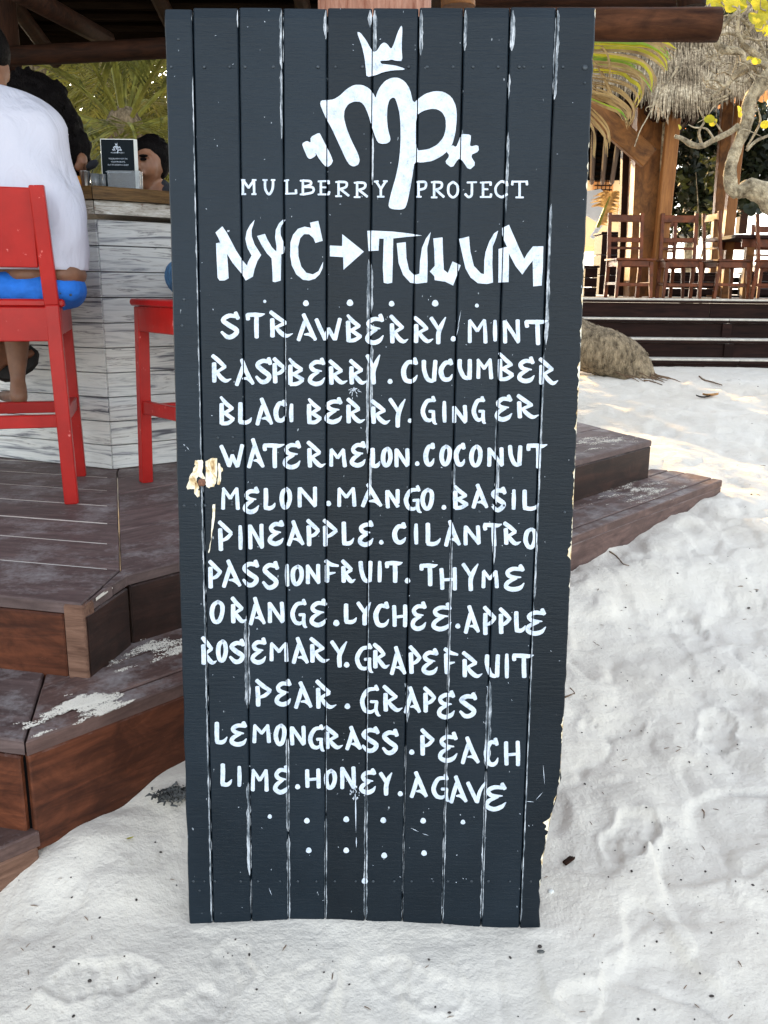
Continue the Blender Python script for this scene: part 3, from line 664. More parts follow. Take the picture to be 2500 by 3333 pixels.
CROWN = [(620, 130), (645, 132), (690, 190), (728, 260), (750, 285), (775, 275), (805, 225), (830, 210), (855, 222), (885, 265), (910, 210), (935, 130), (963, 78), (972, 100), (965, 250), (972, 355), (920, 352), (888, 342), (860, 350), (800, 352), (808, 375), (850, 380), (920, 388), (990, 412), (985, 422), (900, 425), (820, 440), (770, 462), (695, 478), (690, 420), (680, 330), (660, 240)]
MP = [(345, 658), (395, 655), (440, 650), (490, 620), (540, 570), (600, 537), (660, 537), (710, 560), (745, 600), (765, 640), (775, 600), (800, 550), (840, 505), (890, 482), (940, 482), (990, 510), (1030, 570), (1055, 680), (1100, 640), (1150, 605), (1220, 585), (1290, 590), (1350, 630), (1385, 700), (1392, 790), (1380, 910), (1355, 1000), (1320, 1048), (1270, 1090), (1200, 1125), (1120, 1137), (1065, 1130), (1050, 1230), (1030, 1350), (1005, 1460), (990, 1490), (960, 1500), (900, 1497), (870, 1485), (863, 1460), (890, 1350), (920, 1250), (945, 1130), (957, 1000), (957, 850), (950, 760), (930, 680), (915, 640), (895, 635), (870, 655), (855, 710), (852, 800), (860, 880), (880, 950), (875, 975), (850, 990), (810, 993), (780, 980), (755, 920), (730, 840), (710, 770), (680, 700), (650, 668), (600, 665), (555, 685), (525, 730), (520, 790), (540, 870), (580, 970), (630, 1070), (643, 1120), (630, 1155), (595, 1168), (565, 1155), (540, 1120), (480, 990), (430, 880), (380, 790), (345, 710), (337, 680)]
BOWL = [(1075, 775), (1130, 738), (1190, 722), (1240, 725), (1280, 750), (1305, 800), (1307, 870), (1290, 940), (1240, 1000), (1170, 1035), (1075, 1045)]
MARK = [(197, 990), (235, 968), (265, 985), (262, 940), (330, 905), (345, 930), (438, 1115), (425, 1150), (395, 1172), (370, 1160), (320, 1095), (300, 1055), (305, 1085), (262, 1110), (240, 1100), (210, 1030)]
STAR = [(1355, 1000), (1385, 1020), (1410, 960), (1425, 915), (1500, 922), (1498, 960), (1490, 1015), (1555, 1000), (1562, 1050), (1495, 1080), (1538, 1150), (1485, 1198), (1425, 1110), (1400, 1110), (1355, 1180), (1297, 1135), (1335, 1085), (1310, 1050)]
poly(CM, CROWN, 'painted_crown', lab='white painted crown')
m = MB(); f = lambda L: chaikin([(900+x/2.37, 50+y/2.37) for x, y in L])
put_holes(m, f(MP), [f(BOWL)]); ob = m.obj('painted_monogram', M['white'], board); cut_joints(ob); ob['label'] = 'big white joined lower case m and p'
poly(CM, MARK, 'painted_mark', lab='slanting double bar mark'); poly(CM, STAR, 'painted_mark', k=2, lab='four armed star mark')
CN = (650, 680, 2.765); CO = (1150, 680, 2.37)
for o3, P in [(CN, [(143, 213), (205, 157), (245, 215), (330, 375), (385, 462), (428, 512), (435, 480), (468, 420), (430, 350), (412, 270), (425, 200), (455, 145), (495, 100), (485, 140), (468, 190), (470, 250), (495, 320), (555, 415), (520, 470), (495, 540), (480, 610), (415, 645), (380, 585), (300, 490), (247, 405), (255, 500), (262, 625), (225, 645), (180, 645), (162, 620), (155, 480), (148, 310), (185, 303), (170, 265)]),
    (CN, [(517, 245), (588, 225), (610, 275), (650, 345), (690, 385), (693, 340), (680, 260), (685, 190), (715, 130), (750, 98), (775, 100), (750, 130), (728, 175), (730, 235), (755, 300), (768, 350), (765, 395), (735, 412), (733, 520), (730, 645), (680, 660), (658, 655), (655, 560), (648, 445), (605, 400), (560, 330)]),
    (CN, [(993, 125), (1068, 108), (1085, 180), (1108, 288), (1042, 307), (1025, 265), (985, 228), (940, 228), (905, 265), (887, 340), (890, 430), (915, 520), (960, 575), (1020, 590), (1070, 560), (1112, 475), (1108, 530), (1080, 590), (1040, 628), (985, 645), (930, 638), (870, 590), (830, 510), (815, 420), (818, 300), (840, 235), (885, 180), (945, 160), (1003, 172)]),
    (CO, [(108, 170), (150, 168), (300, 175), (420, 188), (530, 206), (430, 215), (308, 228), (305, 400), (300, 570), (265, 577), (235, 570), (228, 450), (235, 230), (200, 230), (195, 322), (118, 326)]),
    (CO, [(335, 265), (405, 257), (410, 380), (430, 470), (470, 512), (510, 500), (515, 400), (530, 300), (560, 230), (598, 178), (585, 240), (570, 300), (573, 430), (570, 568), (490, 577), (440, 570), (385, 510), (350, 420)]),
    (CO, [(617, 228), (688, 220), (692, 350), (698, 470), (730, 495), (765, 405), (828, 435), (800, 510), (770, 592), (710, 562), (628, 550), (625, 520), (590, 483), (628, 440), (625, 330)]),
    (CO, [(815, 232), (892, 213), (903, 330), (930, 440), (985, 498), (1008, 503), (1010, 400), (1020, 330), (1050, 250), (1085, 190), (1117, 168), (1100, 230), (1075, 290), (1072, 420), (1077, 568), (1030, 580), (960, 573), (905, 530), (865, 460), (840, 350)]),
    (CO, [(1148, 148), (1200, 122), (1230, 190), (1280, 305), (1318, 385), (1345, 340), (1385, 290), (1465, 288), (1462, 440), (1453, 592), (1387, 598), (1385, 500), (1383, 400), (1350, 440), (1303, 507), (1250, 440), (1200, 345), (1200, 450), (1197, 565), (1118, 568), (1120, 420), (1120, 310), (1185, 292), (1160, 240), (1148, 200)])]:
    poly(o3, P, it=0)
poly(CN, [(1172, 330), (1283, 335), (1283, 227), (1478, 385), (1295, 548), (1292, 435), (1172, 427)], 'painted_arrow', 0)
poly((0, 0, 1), [(739, 757), (741, 748), (743, 753), (746, 748), (748, 757), (746, 752), (743, 756), (741, 752)], 'painted_letter', 0)
# worn paint along the joints: (joint, y0, y1 in the overview, half width px, side offset)
WEAR = [(1, 165, 1000, 4, -2), (1, 1000, 1990, 5, -2), (1, 22, 60, 3, 0), (2, 22, 60, 4, -3), (2, 1330, 1530, 11, -2), (2, 1690, 1890, 8, -4), (2, 1890, 1988, 3, 0), (3, 22, 150, 8, -3), (3, 150, 300, 5, -5), (3, 1590, 1800, 7, 0), (3, 1800, 1990, 6, 1), (3, 700, 900, 3, 2),
    (4, 22, 85, 9, -4), (4, 1500, 1760, 3, 1), (4, 1760, 1990, 5, 1), (5, 22, 60, 9, -8), (5, 22, 125, 8, 7), (5, 285, 400, 4, 4), (5, 570, 680, 7, 3), (5, 560, 740, 6, -6), (5, 740, 900, 6, 6), (5, 780, 980, 6, -5), (5, 980, 1080, 6, 5), (5, 1250, 1700, 3, 2), (5, 1690, 1990, 7, 1),
    (6, 22, 120, 7, 7), (6, 1480, 1560, 8, 4), (6, 1600, 1990, 3, 0), (7, 22, 110, 8, 6), (7, 280, 330, 6, 5), (7, 1000, 1080, 7, 3), (7, 1130, 1560, 5, 1), (7, 1560, 1990, 5, 1), (8, 22, 110, 11, 8), (8, 160, 215, 5, 3), (8, 285, 460, 5, 6), (8, 880, 990, 5, -2), (8, 990, 1090, 8, 5), (8, 1150, 1220, 6, 3), (8, 1470, 1660, 11, 2), (8, 1660, 1990, 6, 0),
    (9, 22, 215, 9, 3), (9, 440, 640, 5, 7), (9, 590, 745, 7, 8), (9, 760, 1300, 4, 4), (9, 1300, 1990, 4, 2)]
kk = 0
for g, y0, y1, hw, off in WEAR:
    y0 *= FV; y1 *= FV; n = max(6, int((y1-y0)/9)); m = MB(); kk += 1; vs = []; hw *= 1.12
    for k in range(n+1):
        py = y0+(y1-y0)*k/n; e = min(1, min(k, n-k)/3+.1)
        a = gx(g, py)+off-hw*e*(.70+.35*noise.noise(Vector((kk*5.1, py*.03, 0)))+.28*noise.noise(Vector((kk, py*.2, 4))))
        b = gx(g, py)+off+hw*e*(.70+.35*noise.noise(Vector((kk*5.1+77, py*.03, 0)))+.28*noise.noise(Vector((kk, py*.2, 14))))
        if b < a: b = a+.5
        for x in (a, b): u, v = B(x, py); vs.append((u, -.00045-.00002*(kk % 9), v))
    m.add(vs, [(2*k, 2*k+1, 2*k+3, 2*k+2) for k in range(n)])
    o = m.obj('worn_paint', M['wear'], board); cut_joints(o)
# torn patch of bare wood on the left joint, drips, chips on the right edge
CP = (560, 1400, 5.53)
for P, k in [([(420, 540), (450, 545), (530, 530), (555, 545), (560, 640), (545, 760), (600, 860), (590, 900), (480, 830), (445, 870), (450, 940), (490, 1030), (470, 1070), (505, 1090), (495, 1190), (470, 1210), (440, 1190), (410, 1150), (405, 1060), (330, 1055), (280, 1070), (262, 1020), (300, 930), (320, 830), (370, 760), (390, 680), (425, 630), (400, 620)], 0),
    ([(605, 560), (680, 520), (740, 500), (815, 505), (820, 700), (800, 880), (790, 960), (760, 1015), (700, 1020), (670, 1045), (620, 1010), (600, 960), (610, 800)], 0),
    ([(835, 590), (865, 600), (885, 660), (915, 690), (915, 740), (885, 760), (880, 920), (850, 985), (815, 975), (830, 850)], 0),
    ([(735, 1340), (780, 1330), (775, 1560), (750, 1720), (725, 1850), (700, 1990), (715, 1700), (728, 1500)], 0), ([(700, 1990), (725, 1890), (690, 2120), (665, 2212), (650, 2200)], 1)]:
    m = MB(); q = [(CP[0]+x/CP[2], CP[1]+y/CP[2]) for x, y in P]
    q2 = []
    for a, b in zip(q, q[1:]+q[:1]):
        for t in (0, .35, .7): q2.append((a[0]+(b[0]-a[0])*t+(random.uniform(-1.2, 1.2) if t else 0), a[1]+(b[1]-a[1])*t+(random.uniform(-1.2, 1.2) if t else 0)))
    put(m, q2, k); m.obj('bare_wood_patch', M['bare'], board)
m = MB(); u, v = B(560+540/5.53, 1400+940/5.53); m.sphere((u, -.002, v), (.008, .003, .008), 10, 6); m.obj('rusty_nail', M['rust'], board, smooth=True)
for y0, y1, amp in [(455, 620, 6), (820, 1010, 5), (1000, 1330, 8), (1330, 1560, 8), (1560, 1950, 7), (2330, 2470, 9), (2470, 2620, 6), (2600, 2740, 18), (2740, 2840, 7), (2860, 2930, 16), (28, 60, 10)]:
    n = int((y1-y0)/7); m = MB(); vs = []
    for k in range(n+1):
        py = y0+(y1-y0)*k/n; r = gx(10, py)-1.5; w = amp*1.1*max(0.0, .15+1.9*noise.noise(Vector((y0, py*.017, 2)))+.9*noise.noise(Vector((y0, py*.06, 2)))+.5*noise.noise(Vector((y0, py*.25, 7))))*min(1, min(k, n-k)/3+.02)
        off = 0 if y0 < 2500 else 3*noise.noise(Vector((1, py*.02, 3)))
        for x in (r-w-off, r-off): u, v = B(x, py); vs.append((u, -.0012, v))
    m.add(vs, [(2*k, 2*k+1, 2*k+3, 2*k+2) for k in range(n)]); m.obj('bare_wood_patch', M['bare'], board)
# nail heads
NL = [(x, 218) for x in (558, 665, 748, 798, 890, 1035, 1092, 1180, 1330, 1390, 1475, 1540, 1622, 1690, 1706, 1768, 1832)]+[(1904, 220), (582, 128), (1903, 270)]
NL += [(x, 2868) for x in (630, 666, 700, 784, 840, 912, 970, 1030, 1090, 1158, 1215, 1283, 1340, 1410, 1458, 1535, 1590, 1660, 1728)]+[(650, 2898)]
NL += [(x, 1640+((x*7) % 9)) for x in (600, 637, 668, 755, 850, 1130, 1250, 1300, 1600, 1640)]+[(1838, 1667), (710, 1425), (758, 1423), (759, 1468), (756, 1634), (593, 1060), (600, 975), (1560, 1665)]
for x, y in NL:
    u, v = B(x, y); m = MB(); r = random.uniform(.0022, .0031)
    if (x, y) == (1904, 220): r = .0048
    m.sphere((u, -.0006, v), (r, .0016, r), 10, 6); m.obj('nail', M['nail'], board, smooth=True)
m = MB()   # flecks, splashes and scratches of white paint
def fleck(x, y, a, L, w, k=3):
    ca, sa = math.cos(a), math.sin(a)
    put(m, [(x-ca*L, y-sa*L), (x+sa*w, y-ca*w), (x+ca*L, y+sa*L), (x-sa*w, y+ca*w)], k)
for _ in range(150):
    y = random.uniform(60, 2980); x = random.uniform(gx(0, y)+8, gx(10, y)-12); fleck(x, y, random.uniform(0, 3.1), random.uniform(1.0, 3.5), random.uniform(.6, 1.3))
for _ in range(46):   # splash under the R of the second row
    a = random.uniform(.2, 2.9); r = abs(random.gauss(0, 18)); fleck(1152+r*math.cos(a), 1262+r*math.sin(a)*.9, a, random.uniform(2, 6), 1.0)
for _ in range(30):
    fleck(1157+random.gauss(0, 9), 2578+random.uniform(-18, 22), 1.57, random.uniform(2, 6), 1.2)
fleck(1158, 2640, 1.56, 70, 2.0); fleck(1160, 2740, 1.56, 18, 1.8)
for x, y, a, L in [(600, 1448, .7, 5), (612, 1459, .9, 8), (1495, 1040, 1.75, 32), (1490, 1075, 1.8, 20), (1770, 2520, 1.5, 34), (1755, 2590, 2.3, 18), (1725, 2608, .1, 14), (1350, 2700, .45, 16), (1385, 2715, .3, 12), (880, 2900, 1.2, 14)]:
    fleck(x, y, a, L, 1.0)
tag(m.obj('paint_flecks', M['white'], board), 'white paint flecks and scratches', kind='stuff')

# ------------------------------------------------------------------ deck and steps of the beach bar
def clip(poly, n, d, keep_ge=True):
    out = []
    for i, a in enumerate(poly):
        b = poly[(i+1) % len(poly)]; fa = a[0]*n[0]+a[1]*n[1]-d; fb = b[0]*n[0]+b[1]*n[1]-d
        if not keep_ge: fa, fb = -fa, -fb
        if fa >= 0: out.append(a)
        if (fa >= 0) != (fb >= 0):
            t = fa/(fa-fb); out.append((a[0]+(b[0]-a[0])*t, a[1]+(b[1]-a[1])*t))
    return out
def plank_poly(name, poly, z, th, d, mat, parent, lift=0.0):
    """board with a polygonal outline; object x axis runs along d"""
    d = Vector((d[0], d[1])).normalized(); c = Vector((sum(p[0] for p in poly)/len(poly), sum(p[1] for p in poly)/len(poly)))
    ar = 0
    for i in range(len(poly)): a = poly[i]; b = poly[(i+1) % len(poly)]; ar += a[0]*b[1]-b[0]*a[1]
    if ar < 0: poly = poly[::-1]
    L = [((Vector(p)-c).dot(d), (Vector(p)-c).dot(Vector((-d.y, d.x)))) for p in poly]
    e = .004
    def inset(L, e):
        n = len(L); out = []
        for i in range(n):
            a, b, c2 = Vector(L[i-1]), Vector(L[i]), Vector(L[(i+1) % n])
            d1 = (b-a); d2 = (c2-b)
            if d1.length < 1e-5 or d2.length < 1e-5: out.append(tuple(b)); continue
            d1.normalize(); d2.normalize()
            n1 = Vector((-d1.y, d1.x)); n2 = Vector((-d2.y, d2.x)); s = n1+n2
            out.append(tuple(b+s*(e/max(.5, 1+n1.dot(n2)))))
        return out
    Li = inset(L, e); n = len(L)
    vs = [(x, y, -th) for x, y in L]+[(x, y, -e) for x, y in L]+[(x, y, 0) for x, y in Li]
    fs = [tuple(range(n-1, -1, -1)), tuple(2*n+i for i in range(n))]
    for k in (0, 1):
        for i in range(n): j = (i+1) % n; fs.append((k*n+i, k*n+j, (k+1)*n+j, (k+1)*n+i))
    Mx = Matrix.Translation((c.x, c.y, z+lift)) @ Matrix.Rotation(math.atan2(d.y, d.x), 4, 'Z')
    if parent: Mx = Matrix.Translation(-parent.location) @ Mx
    return new_obj(name, vs, fs, mat, parent, frame=Mx)
def strips(name, poly, d, w0s, gap, z, th, mat, parent):
    """cut poly into boards parallel to d; w0s: list of offsets from the first edge (distance along the left normal)"""
    d = Vector(d).normalized(); n = (-d.y, d.x); o0 = min(p[0]*n[0]+p[1]*n[1] for p in poly)
    for a, b in zip(w0s, w0s[1:]):
        q = clip(clip(poly, n, o0+a+gap/2), n, o0+b-gap/2, False)
        if len(q) >= 3: plank_poly(name, q, z, th, d, mat, parent, random.uniform(-.0015, .0015))
def board_on(name, a, b, z0, z1, th, mat, parent, out, bev=.004):
    """upright board from a to b (plan), z0..z1, outer face on the line, thickness inwards"""
    a = Vector(a); b = Vector(b); d = (b-a).normalized(); L = (b-a).length; n = Vector((-d.y, d.x))*out
    Mx = Matrix.Translation((a.x, a.y, (z0+z1)/2)) @ Matrix.Rotation(math.atan2(d.y, d.x), 4, 'Z')
    if parent: Mx = Matrix.Translation(-parent.location) @ Mx
    m = MB(); m.beam((0, out*th/2, 0), (L, out*th/2, 0), th, abs(z1-z0), bev=bev)
    return m.obj(name, mat, parent, frame=Mx)
ZD, Z1, Z2 = .533, .335, .115
deck = thing('deck_platform', 'low dark timber deck of the beach bar, stepping down to the sand behind the sign', 'deck', (-1.5, 3.2, 0))
dL = (.974, -.225); dR = (.669, .743)
LP = [(-4.6, 2.97), (-.748, 2.085), (-.733, 2.36), (-1.135, 3.70), (-1.32, 4.6), (-4.6, 5.3)]
strips('deck_plank', LP, dL, [0, .275, .50, .72, .94, 1.16, 1.38, 1.60, 1.82, 2.04, 2.26, 2.5, 2.8], .006, ZD, .03, M['deck'], deck)
RP = [(-.742, 2.093), (-.70, 2.316), (1.411, 4.665), (.5, 7.0), (-1.32, 4.6), (-1.131, 3.70), (-.7298, 2.36)]
strips('deck_plank', RP, dR, [-.1, .075, .30, .53, .76, 1.0, 1.25, 1.5, 1.8, 2.1, 2.5, 3.1], .0035, ZD, .03, M['deck'], deck)
board_on('riser_board', (-4.6, 2.965), (-.80, 2.095), Z1-.03, ZD-.032, .03, M['fascia'], deck, 1)
board_on('corner_block', (-.797, 2.092), (-.742, 2.079), Z1-.03, ZD-.004, .05, M['raw'], deck, 1)
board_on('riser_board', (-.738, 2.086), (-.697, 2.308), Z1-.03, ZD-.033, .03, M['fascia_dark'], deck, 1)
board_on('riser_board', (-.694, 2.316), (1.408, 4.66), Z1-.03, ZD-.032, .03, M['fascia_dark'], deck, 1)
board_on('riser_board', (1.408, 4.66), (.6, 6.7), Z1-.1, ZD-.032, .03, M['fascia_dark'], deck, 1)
# first step
step = thing('deck_step', 'dusty timber step below the bar deck, running behind the sign to the right', 'step', (-.7, 2.0, 0))
S1L = [(-4.6, 2.60), (-.781, 1.762), (-.872, 2.13), (-4.6, 3.0)]
strips('step_plank', S1L, dL, [0, .4], .004, Z1, .035, M['deck'], step)
S1R = [(-.775, 1.757), (1.787, 4.616), (1.75, 4.66), (1.62, 4.85), (1.49, 4.90), (-.62, 2.45), (-.865, 2.125)]
strips('step_plank', S1R, dR, [-.02, .068, .232, .33, .6], .007, Z1, .035, M['stepR'], step)
board_on('riser_board', (-4.6, 2.595), (-.792, 1.757), -.1, Z1-.037, .03, M['fascia'], step, 1)
board_on('riser_board', (-.772, 1.759), (.02, 2.642), .06, Z1-.037, .03, M['fascia'], step, 1)
board_on('riser_board', (.024, 2.646), (1.784, 4.612), .12, Z1-.037, .03, M['stepR'], step, 1)
board_on('riser_board', (-.787, 1.766), (-.778, 1.772), -.05, Z1-.04, .03, M['black'], step, 1)
# lowest step, half buried
# sand packed into the joints of the boards
for nm, pl, z_, d_ in (('joint_sand', [(-4.5, 3.0), (-.78, 2.12), (-.765, 2.36), (-1.165, 3.68), (-1.35, 4.5), (-4.5, 5.2)], ZD-.001, dL), ('joint_sand', [(-.73, 2.14), (-.70, 2.35), (1.38, 4.66), (.5, 6.9), (-1.28, 4.6), (-1.11, 3.70), (-.72, 2.38)], ZD-.004, dR)):
    tag(plank_poly(nm, pl, z_, .008, d_, M['sand'], deck), kind='stuff')
low = thing('lowest_step', 'half buried lowest timber step in the sand at the left edge', 'step', (-1.0, 1.7, 0))
S2 = [(-.762, 1.752), (-.80, 1.83), (-3.2, 2.36), (-3.2, 1.9), (-1.28, 1.25)]
strips('step_plank', S2, (.717, .697), [0, .1, .32, .6, 1.0, 1.5, 2.1, 3], .006, Z2, .035, M['stepR'], low)
board_on('riser_board', (-1.28, 1.246), (-.765, 1.748), -.12, Z2-.037, .03, M['raw'], low, 1)
# post carrying the roof, behind the sign
post = thing('roof_post', 'thick weathered reddish brown post the sign leans on, only its top showing', 'post', (-.03, 1.93, 0))
m = MB(); pts = [(-.03, 1.945, z) for z in np.linspace(-.1, 3.6, 30)]
m.tube([(p[0]+.004*noise.noise(Vector((p[2]*3, 0, 0))), p[1], p[2]) for p in pts], [.112+.004*noise.noise(Vector((p[2]*4, 5, 0))) for p in pts], 20)
def zframe(o):
    pass
Mz = Matrix.Rotation(-math.pi/2, 4, 'Y')      # local x -> up
pv = [(p[2], p[1]-1.93, -(p[0]+.03)) for p in m.v]
new_obj('post_shaft', pv, m.f, M['post'], post, smooth=True, frame=Mz)

# ------------------------------------------------------------------ bar
bar = thing('beach_bar', 'bar counter clad in white washed boards with dark brushed grain, rough timber top', 'bar', (-1.163, 3.741, ZD))
K = Vector((-1.163, 3.741)); KL = Vector((-.920, .392)); KR = Vector((.797, .604))
WT = 1.555
rows = 10; hh = (WT-ZD)/rows
for s, (dd, Ln) in enumerate(((KL, 3.2), (KR, 2.6))):
    for i in range(rows):
        z0 = ZD+.004+i*hh; z1 = z0+hh-.0035
        a = K+dd*.004; b = K+dd*Ln
        if s == 0: board_on('cladding_board', b, a, z0, z1, .02, M['clad'], bar, 1, .002)
        else: board_on('cladding_board', a, b, z0, z1, .02, M['clad'], bar, 1, .002)
# dark backing and counter
def slab(name, z0, z1, ov, mat, k=0, L1=3.2, L2=2.6, dep=.5):
    nL = Vector((KL.y, -KL.x)); nL = nL if nL.y < 0 else -nL
    nR = Vector((KR.y, -KR.x)); nR = nR if nR.y < 0 else -nR
    c = K+(nL+nR)*(ov/(1+nL.dot(nR))); ci = K-(nL+nR)*(dep/(1+nL.dot(nR)))
    for dd, n_, Ln in ((KL, nL, L1), (KR, nR, L2)):
        q = [tuple(c+dd*.002), tuple(K+dd*Ln+n_*ov), tuple(K+dd*Ln-n_*dep), tuple(ci+dd*.002)]
        plank_poly(name, q, z1, z1-z0, dd, mat, bar)
slab('backing', ZD+.002, WT-.01, -.022, M['black'], dep=.06)
slab('counter_edge', WT+.02, WT+.072, .035, M['edgewhite'])
slab('counter_top', WT+.074, WT+.124, .05, M['counter'])
ZC = WT+.124
# ------------------------------------------------------------------ roof over the bar
roof = thing('bar_roof', 'dark thatched roof over the bar seen from below, log rafters under it', 'roof', (-2, 4, 2.6))
def roofz(y): return 2.79+(5.9-y)*.30
m = MB()
for i in range(34):
    y0 = 2.35+i*.11; m2 = MB()
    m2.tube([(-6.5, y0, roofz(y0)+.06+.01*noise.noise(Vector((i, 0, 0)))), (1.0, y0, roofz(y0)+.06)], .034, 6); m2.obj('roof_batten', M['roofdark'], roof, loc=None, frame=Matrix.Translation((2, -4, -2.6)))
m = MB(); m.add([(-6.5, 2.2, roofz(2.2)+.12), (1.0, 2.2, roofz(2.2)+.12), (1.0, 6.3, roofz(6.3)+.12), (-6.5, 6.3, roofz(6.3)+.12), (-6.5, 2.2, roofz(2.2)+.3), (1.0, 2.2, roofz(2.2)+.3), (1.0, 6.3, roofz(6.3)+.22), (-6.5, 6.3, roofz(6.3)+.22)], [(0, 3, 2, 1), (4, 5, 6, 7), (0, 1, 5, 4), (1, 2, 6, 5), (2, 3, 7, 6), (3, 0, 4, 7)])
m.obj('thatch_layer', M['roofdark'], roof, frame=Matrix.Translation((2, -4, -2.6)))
for x in (-5.2, -4.1, -3.1, -2.2, -1.35, -.55, .2, .85):
    m = MB(); m.tube([(x-.12, 2.3, roofz(2.3)-.02), (x, 4.2, roofz(4.2)-.03), (x+.08, 6.2, roofz(6.2)-.02)], [.05, .048, .045], 10); m.obj('rafter', M['logdark'], roof, smooth=True, frame=Matrix.Translation((2, -4, -2.6)))
# diagonal rafter seen at the upper left
m = MB(); a = ay(40, -40, 4.4); b = ay(350, 130, 5.2); m.tube([a, b], [.05, .045], 10); m.obj('rafter', M['logdark'], roof, smooth=True, frame=Matrix.Translation((2, -4, -2.6)))
def log(name, a, b, r0, r1, mat, label, cat='beam', n=16, wob=.004):
    a = Vector(a); b = Vector(b); L = (b-a).length; t = thing(name, label, cat, a)
    xs = np.linspace(0, L, 24); m = MB()
    m.tube([(x, wob*noise.noise(Vector((x*2, 1, 0))), wob*noise.noise(Vector((x*2, 5, 0)))) for x in xs], [r0+(r1-r0)*x/L+.002*noise.noise(Vector((x*5, 9, 0))) for x in xs], n)
    d = (b-a).normalized(); ax = d; up = Vector((0, 0, 1)) if abs(d.z) < .9 else Vector((0, 1, 0)); yy = up.cross(ax).normalized(); zz = ax.cross(yy)
    Mx = Matrix(((ax.x, yy.x, zz.x, 0), (ax.y, yy.y, zz.y, 0), (ax.z, yy.z, zz.z, 0), (0, 0, 0, 1)))
    new_obj('log_shaft', m.v, m.f, mat, t, smooth=False, frame=Mx)
    for p in t.children[0].data.polygons: p.use_smooth = len(p.vertices) == 4
    return t
log('log_beam', ay(1500, 79, 3.3), ay(2338, 81, 3.25), .048, .0535, M['logred'], 'thick red brown log beam with a sawn end, sticking out right of the sign')
log('log_beam', ay(-420, 206, 5.2), ay(1100, 128, 4.7), .047, .05, M['logdark'], 'dark round log beam along the edge of the bar roof at upper left')
log('log_beam', ay(1500, -10, 3.9), ay(2222, -4, 3.8), .038, .038, M['logdark'], 'black roof log above the red brown beam at the top edge')
log('log_stub', ay(2250, -40, 3.6), ay(2252, 24, 3.6), .055, .05, M['logdark'], 'short dark upright log standing on the red brown beam', 'log')
log('log_stub', ay(1490, -60, 2.3), ay(1492, 24, 2.3), .04, .04, M['brown_post'], 'dark upright strut just right of the roof post, above the sign', 'log')
# far post at the upper left
a = ay(72, 205, 5.6); log('bar_post', (a.x, 5.35, 3.0), (a.x, 5.35, .5), .085, .09, M['logdark'], 'dark post of the bar roof behind the seated man', 'post')

# ------------------------------------------------------------------ red bar chairs
def bar_chair(label, loc, rz):
    t = thing('bar_chair', label, 'bar chair', loc, rz, 'red painted bar chairs')
    rm = M['red']; X = .205
    for s in (-1, 1):
        m = MB(); m.beam((s*(X+.004), -.262, 0), (s*(X-.012), -.250, .70), .048, .044, up=(0, 1, 0), bev=.004)
        m.v = m.v; m.beam((s*(X-.012), -.250, .70), (s*(X-.028), -.285, 1.085), .048, .043, up=(0, 1, 0), bev=.004); m.obj('leg', rm, t)
        m = MB(); m.beam((s*(X+.004), .235, 0), (s*(X-.01), .222, .69), .044, .044, up=(0, 1, 0), bev=.004); m.obj('leg', rm, t)
        m = MB(); m.beam((s*X, -.232, .315), (s*X, .21, .305), .026, .05, bev=.003); m.obj('stretcher', rm, t)
        m = MB(); m.beam((s*X, -.23, .645), (s*X, .20, .645), .028, .095, bev=.003); m.obj('apron', rm, t)
    m = MB(); m.beam((-X-.003, -.258, .635), (X-.022, -.258, .635), .028, .115, bev=.003); m.obj('apron', rm, t)
    m = MB(); m.beam((-X+.02, .223, .645), (X-.02, .223, .645), .028, .095, bev=.003); m.obj('apron', rm, t)
    m = MB(); m.beam((-X+.022, -.256, .30), (X-.022, -.256, .30), .028, .045, bev=.003); m.obj('stretcher', rm, t)
    m = MB(); m.beam((-X+.02, .228, .29), (X-.02, .228, .29), .035, .045, bev=.003); m.obj('foot_rail', rm, t)
    m = MB(); m.beam((-.232, -.005, .706), (.232, -.005, .706), .50, .026, bev=.006); m.obj('seat', rm, t)
    # back panel, leaning with the posts
    m = MB(); m.beam((-X+.045, -.268, .95), (X-.045, -.268, .95), .022, .255, up=(0, -.091, 1), bev=.003); m.obj('backrest', rm, t)
    return t
CH1 = Vector((-1.400, 3.335, ZD)); A1 = math.radians(14.9)
CH2 = Vector((-.650, 3.445, ZD)); A2 = math.radians(37.2)
bar_chair('red wooden bar chair under the person in the white shirt', CH1, A1)
bar_chair('red painted wooden bar chair half hidden behind the left edge of the sign', CH2, A2)

# ------------------------------------------------------------------ people at the bar
def ell_loft(m, rows_, n=28, sub=3):
    """rows: (z, cx, cy, rx, ry, rot); smooth loft"""
    R = catmull([Vector((r[0], r[1], r[2])) for r in rows_], sub); R2 = catmull([Vector((r[3], r[4], r[5] if len(r) > 5 else 0)) for r in rows_], sub)
    rings = []
    for a, b in zip(R, R2):
        ring = []
        for k in range(n):
            t = 2*math.pi*k/n; c, s = math.cos(t), math.sin(t)
            x = math.copysign(abs(c)**.85, c)*b.x; y = math.copysign(abs(s)**.85, s)*b.y
            w = 1+.03*noise.noise(Vector((c*2, s*2, a.x*5)))
            ring.append(Vector((a.y+(x*math.cos(b.z)-y*math.sin(b.z))*w, a.z+(x*math.sin(b.z)+y*math.cos(b.z))*w, a.x)))
        rings.append(ring)
    m.loft(rings)
def P1(x, y, Y): return ay(x, y, Y)
man = thing('person', 'person seated with back turned, white loose T-shirt and bright blue shorts', 'person', (CH1.x, CH1.y, ZD))
mo = man.location
body = []
hipS = P1(215, 895, 3.27); hc = P1(-52, 190, 3.48); nk = P1(-30, 285, 3.42)
pel = Vector((-1.375, 3.33, 1.335)); ch = Vector((-1.40, 3.40, 1.72))
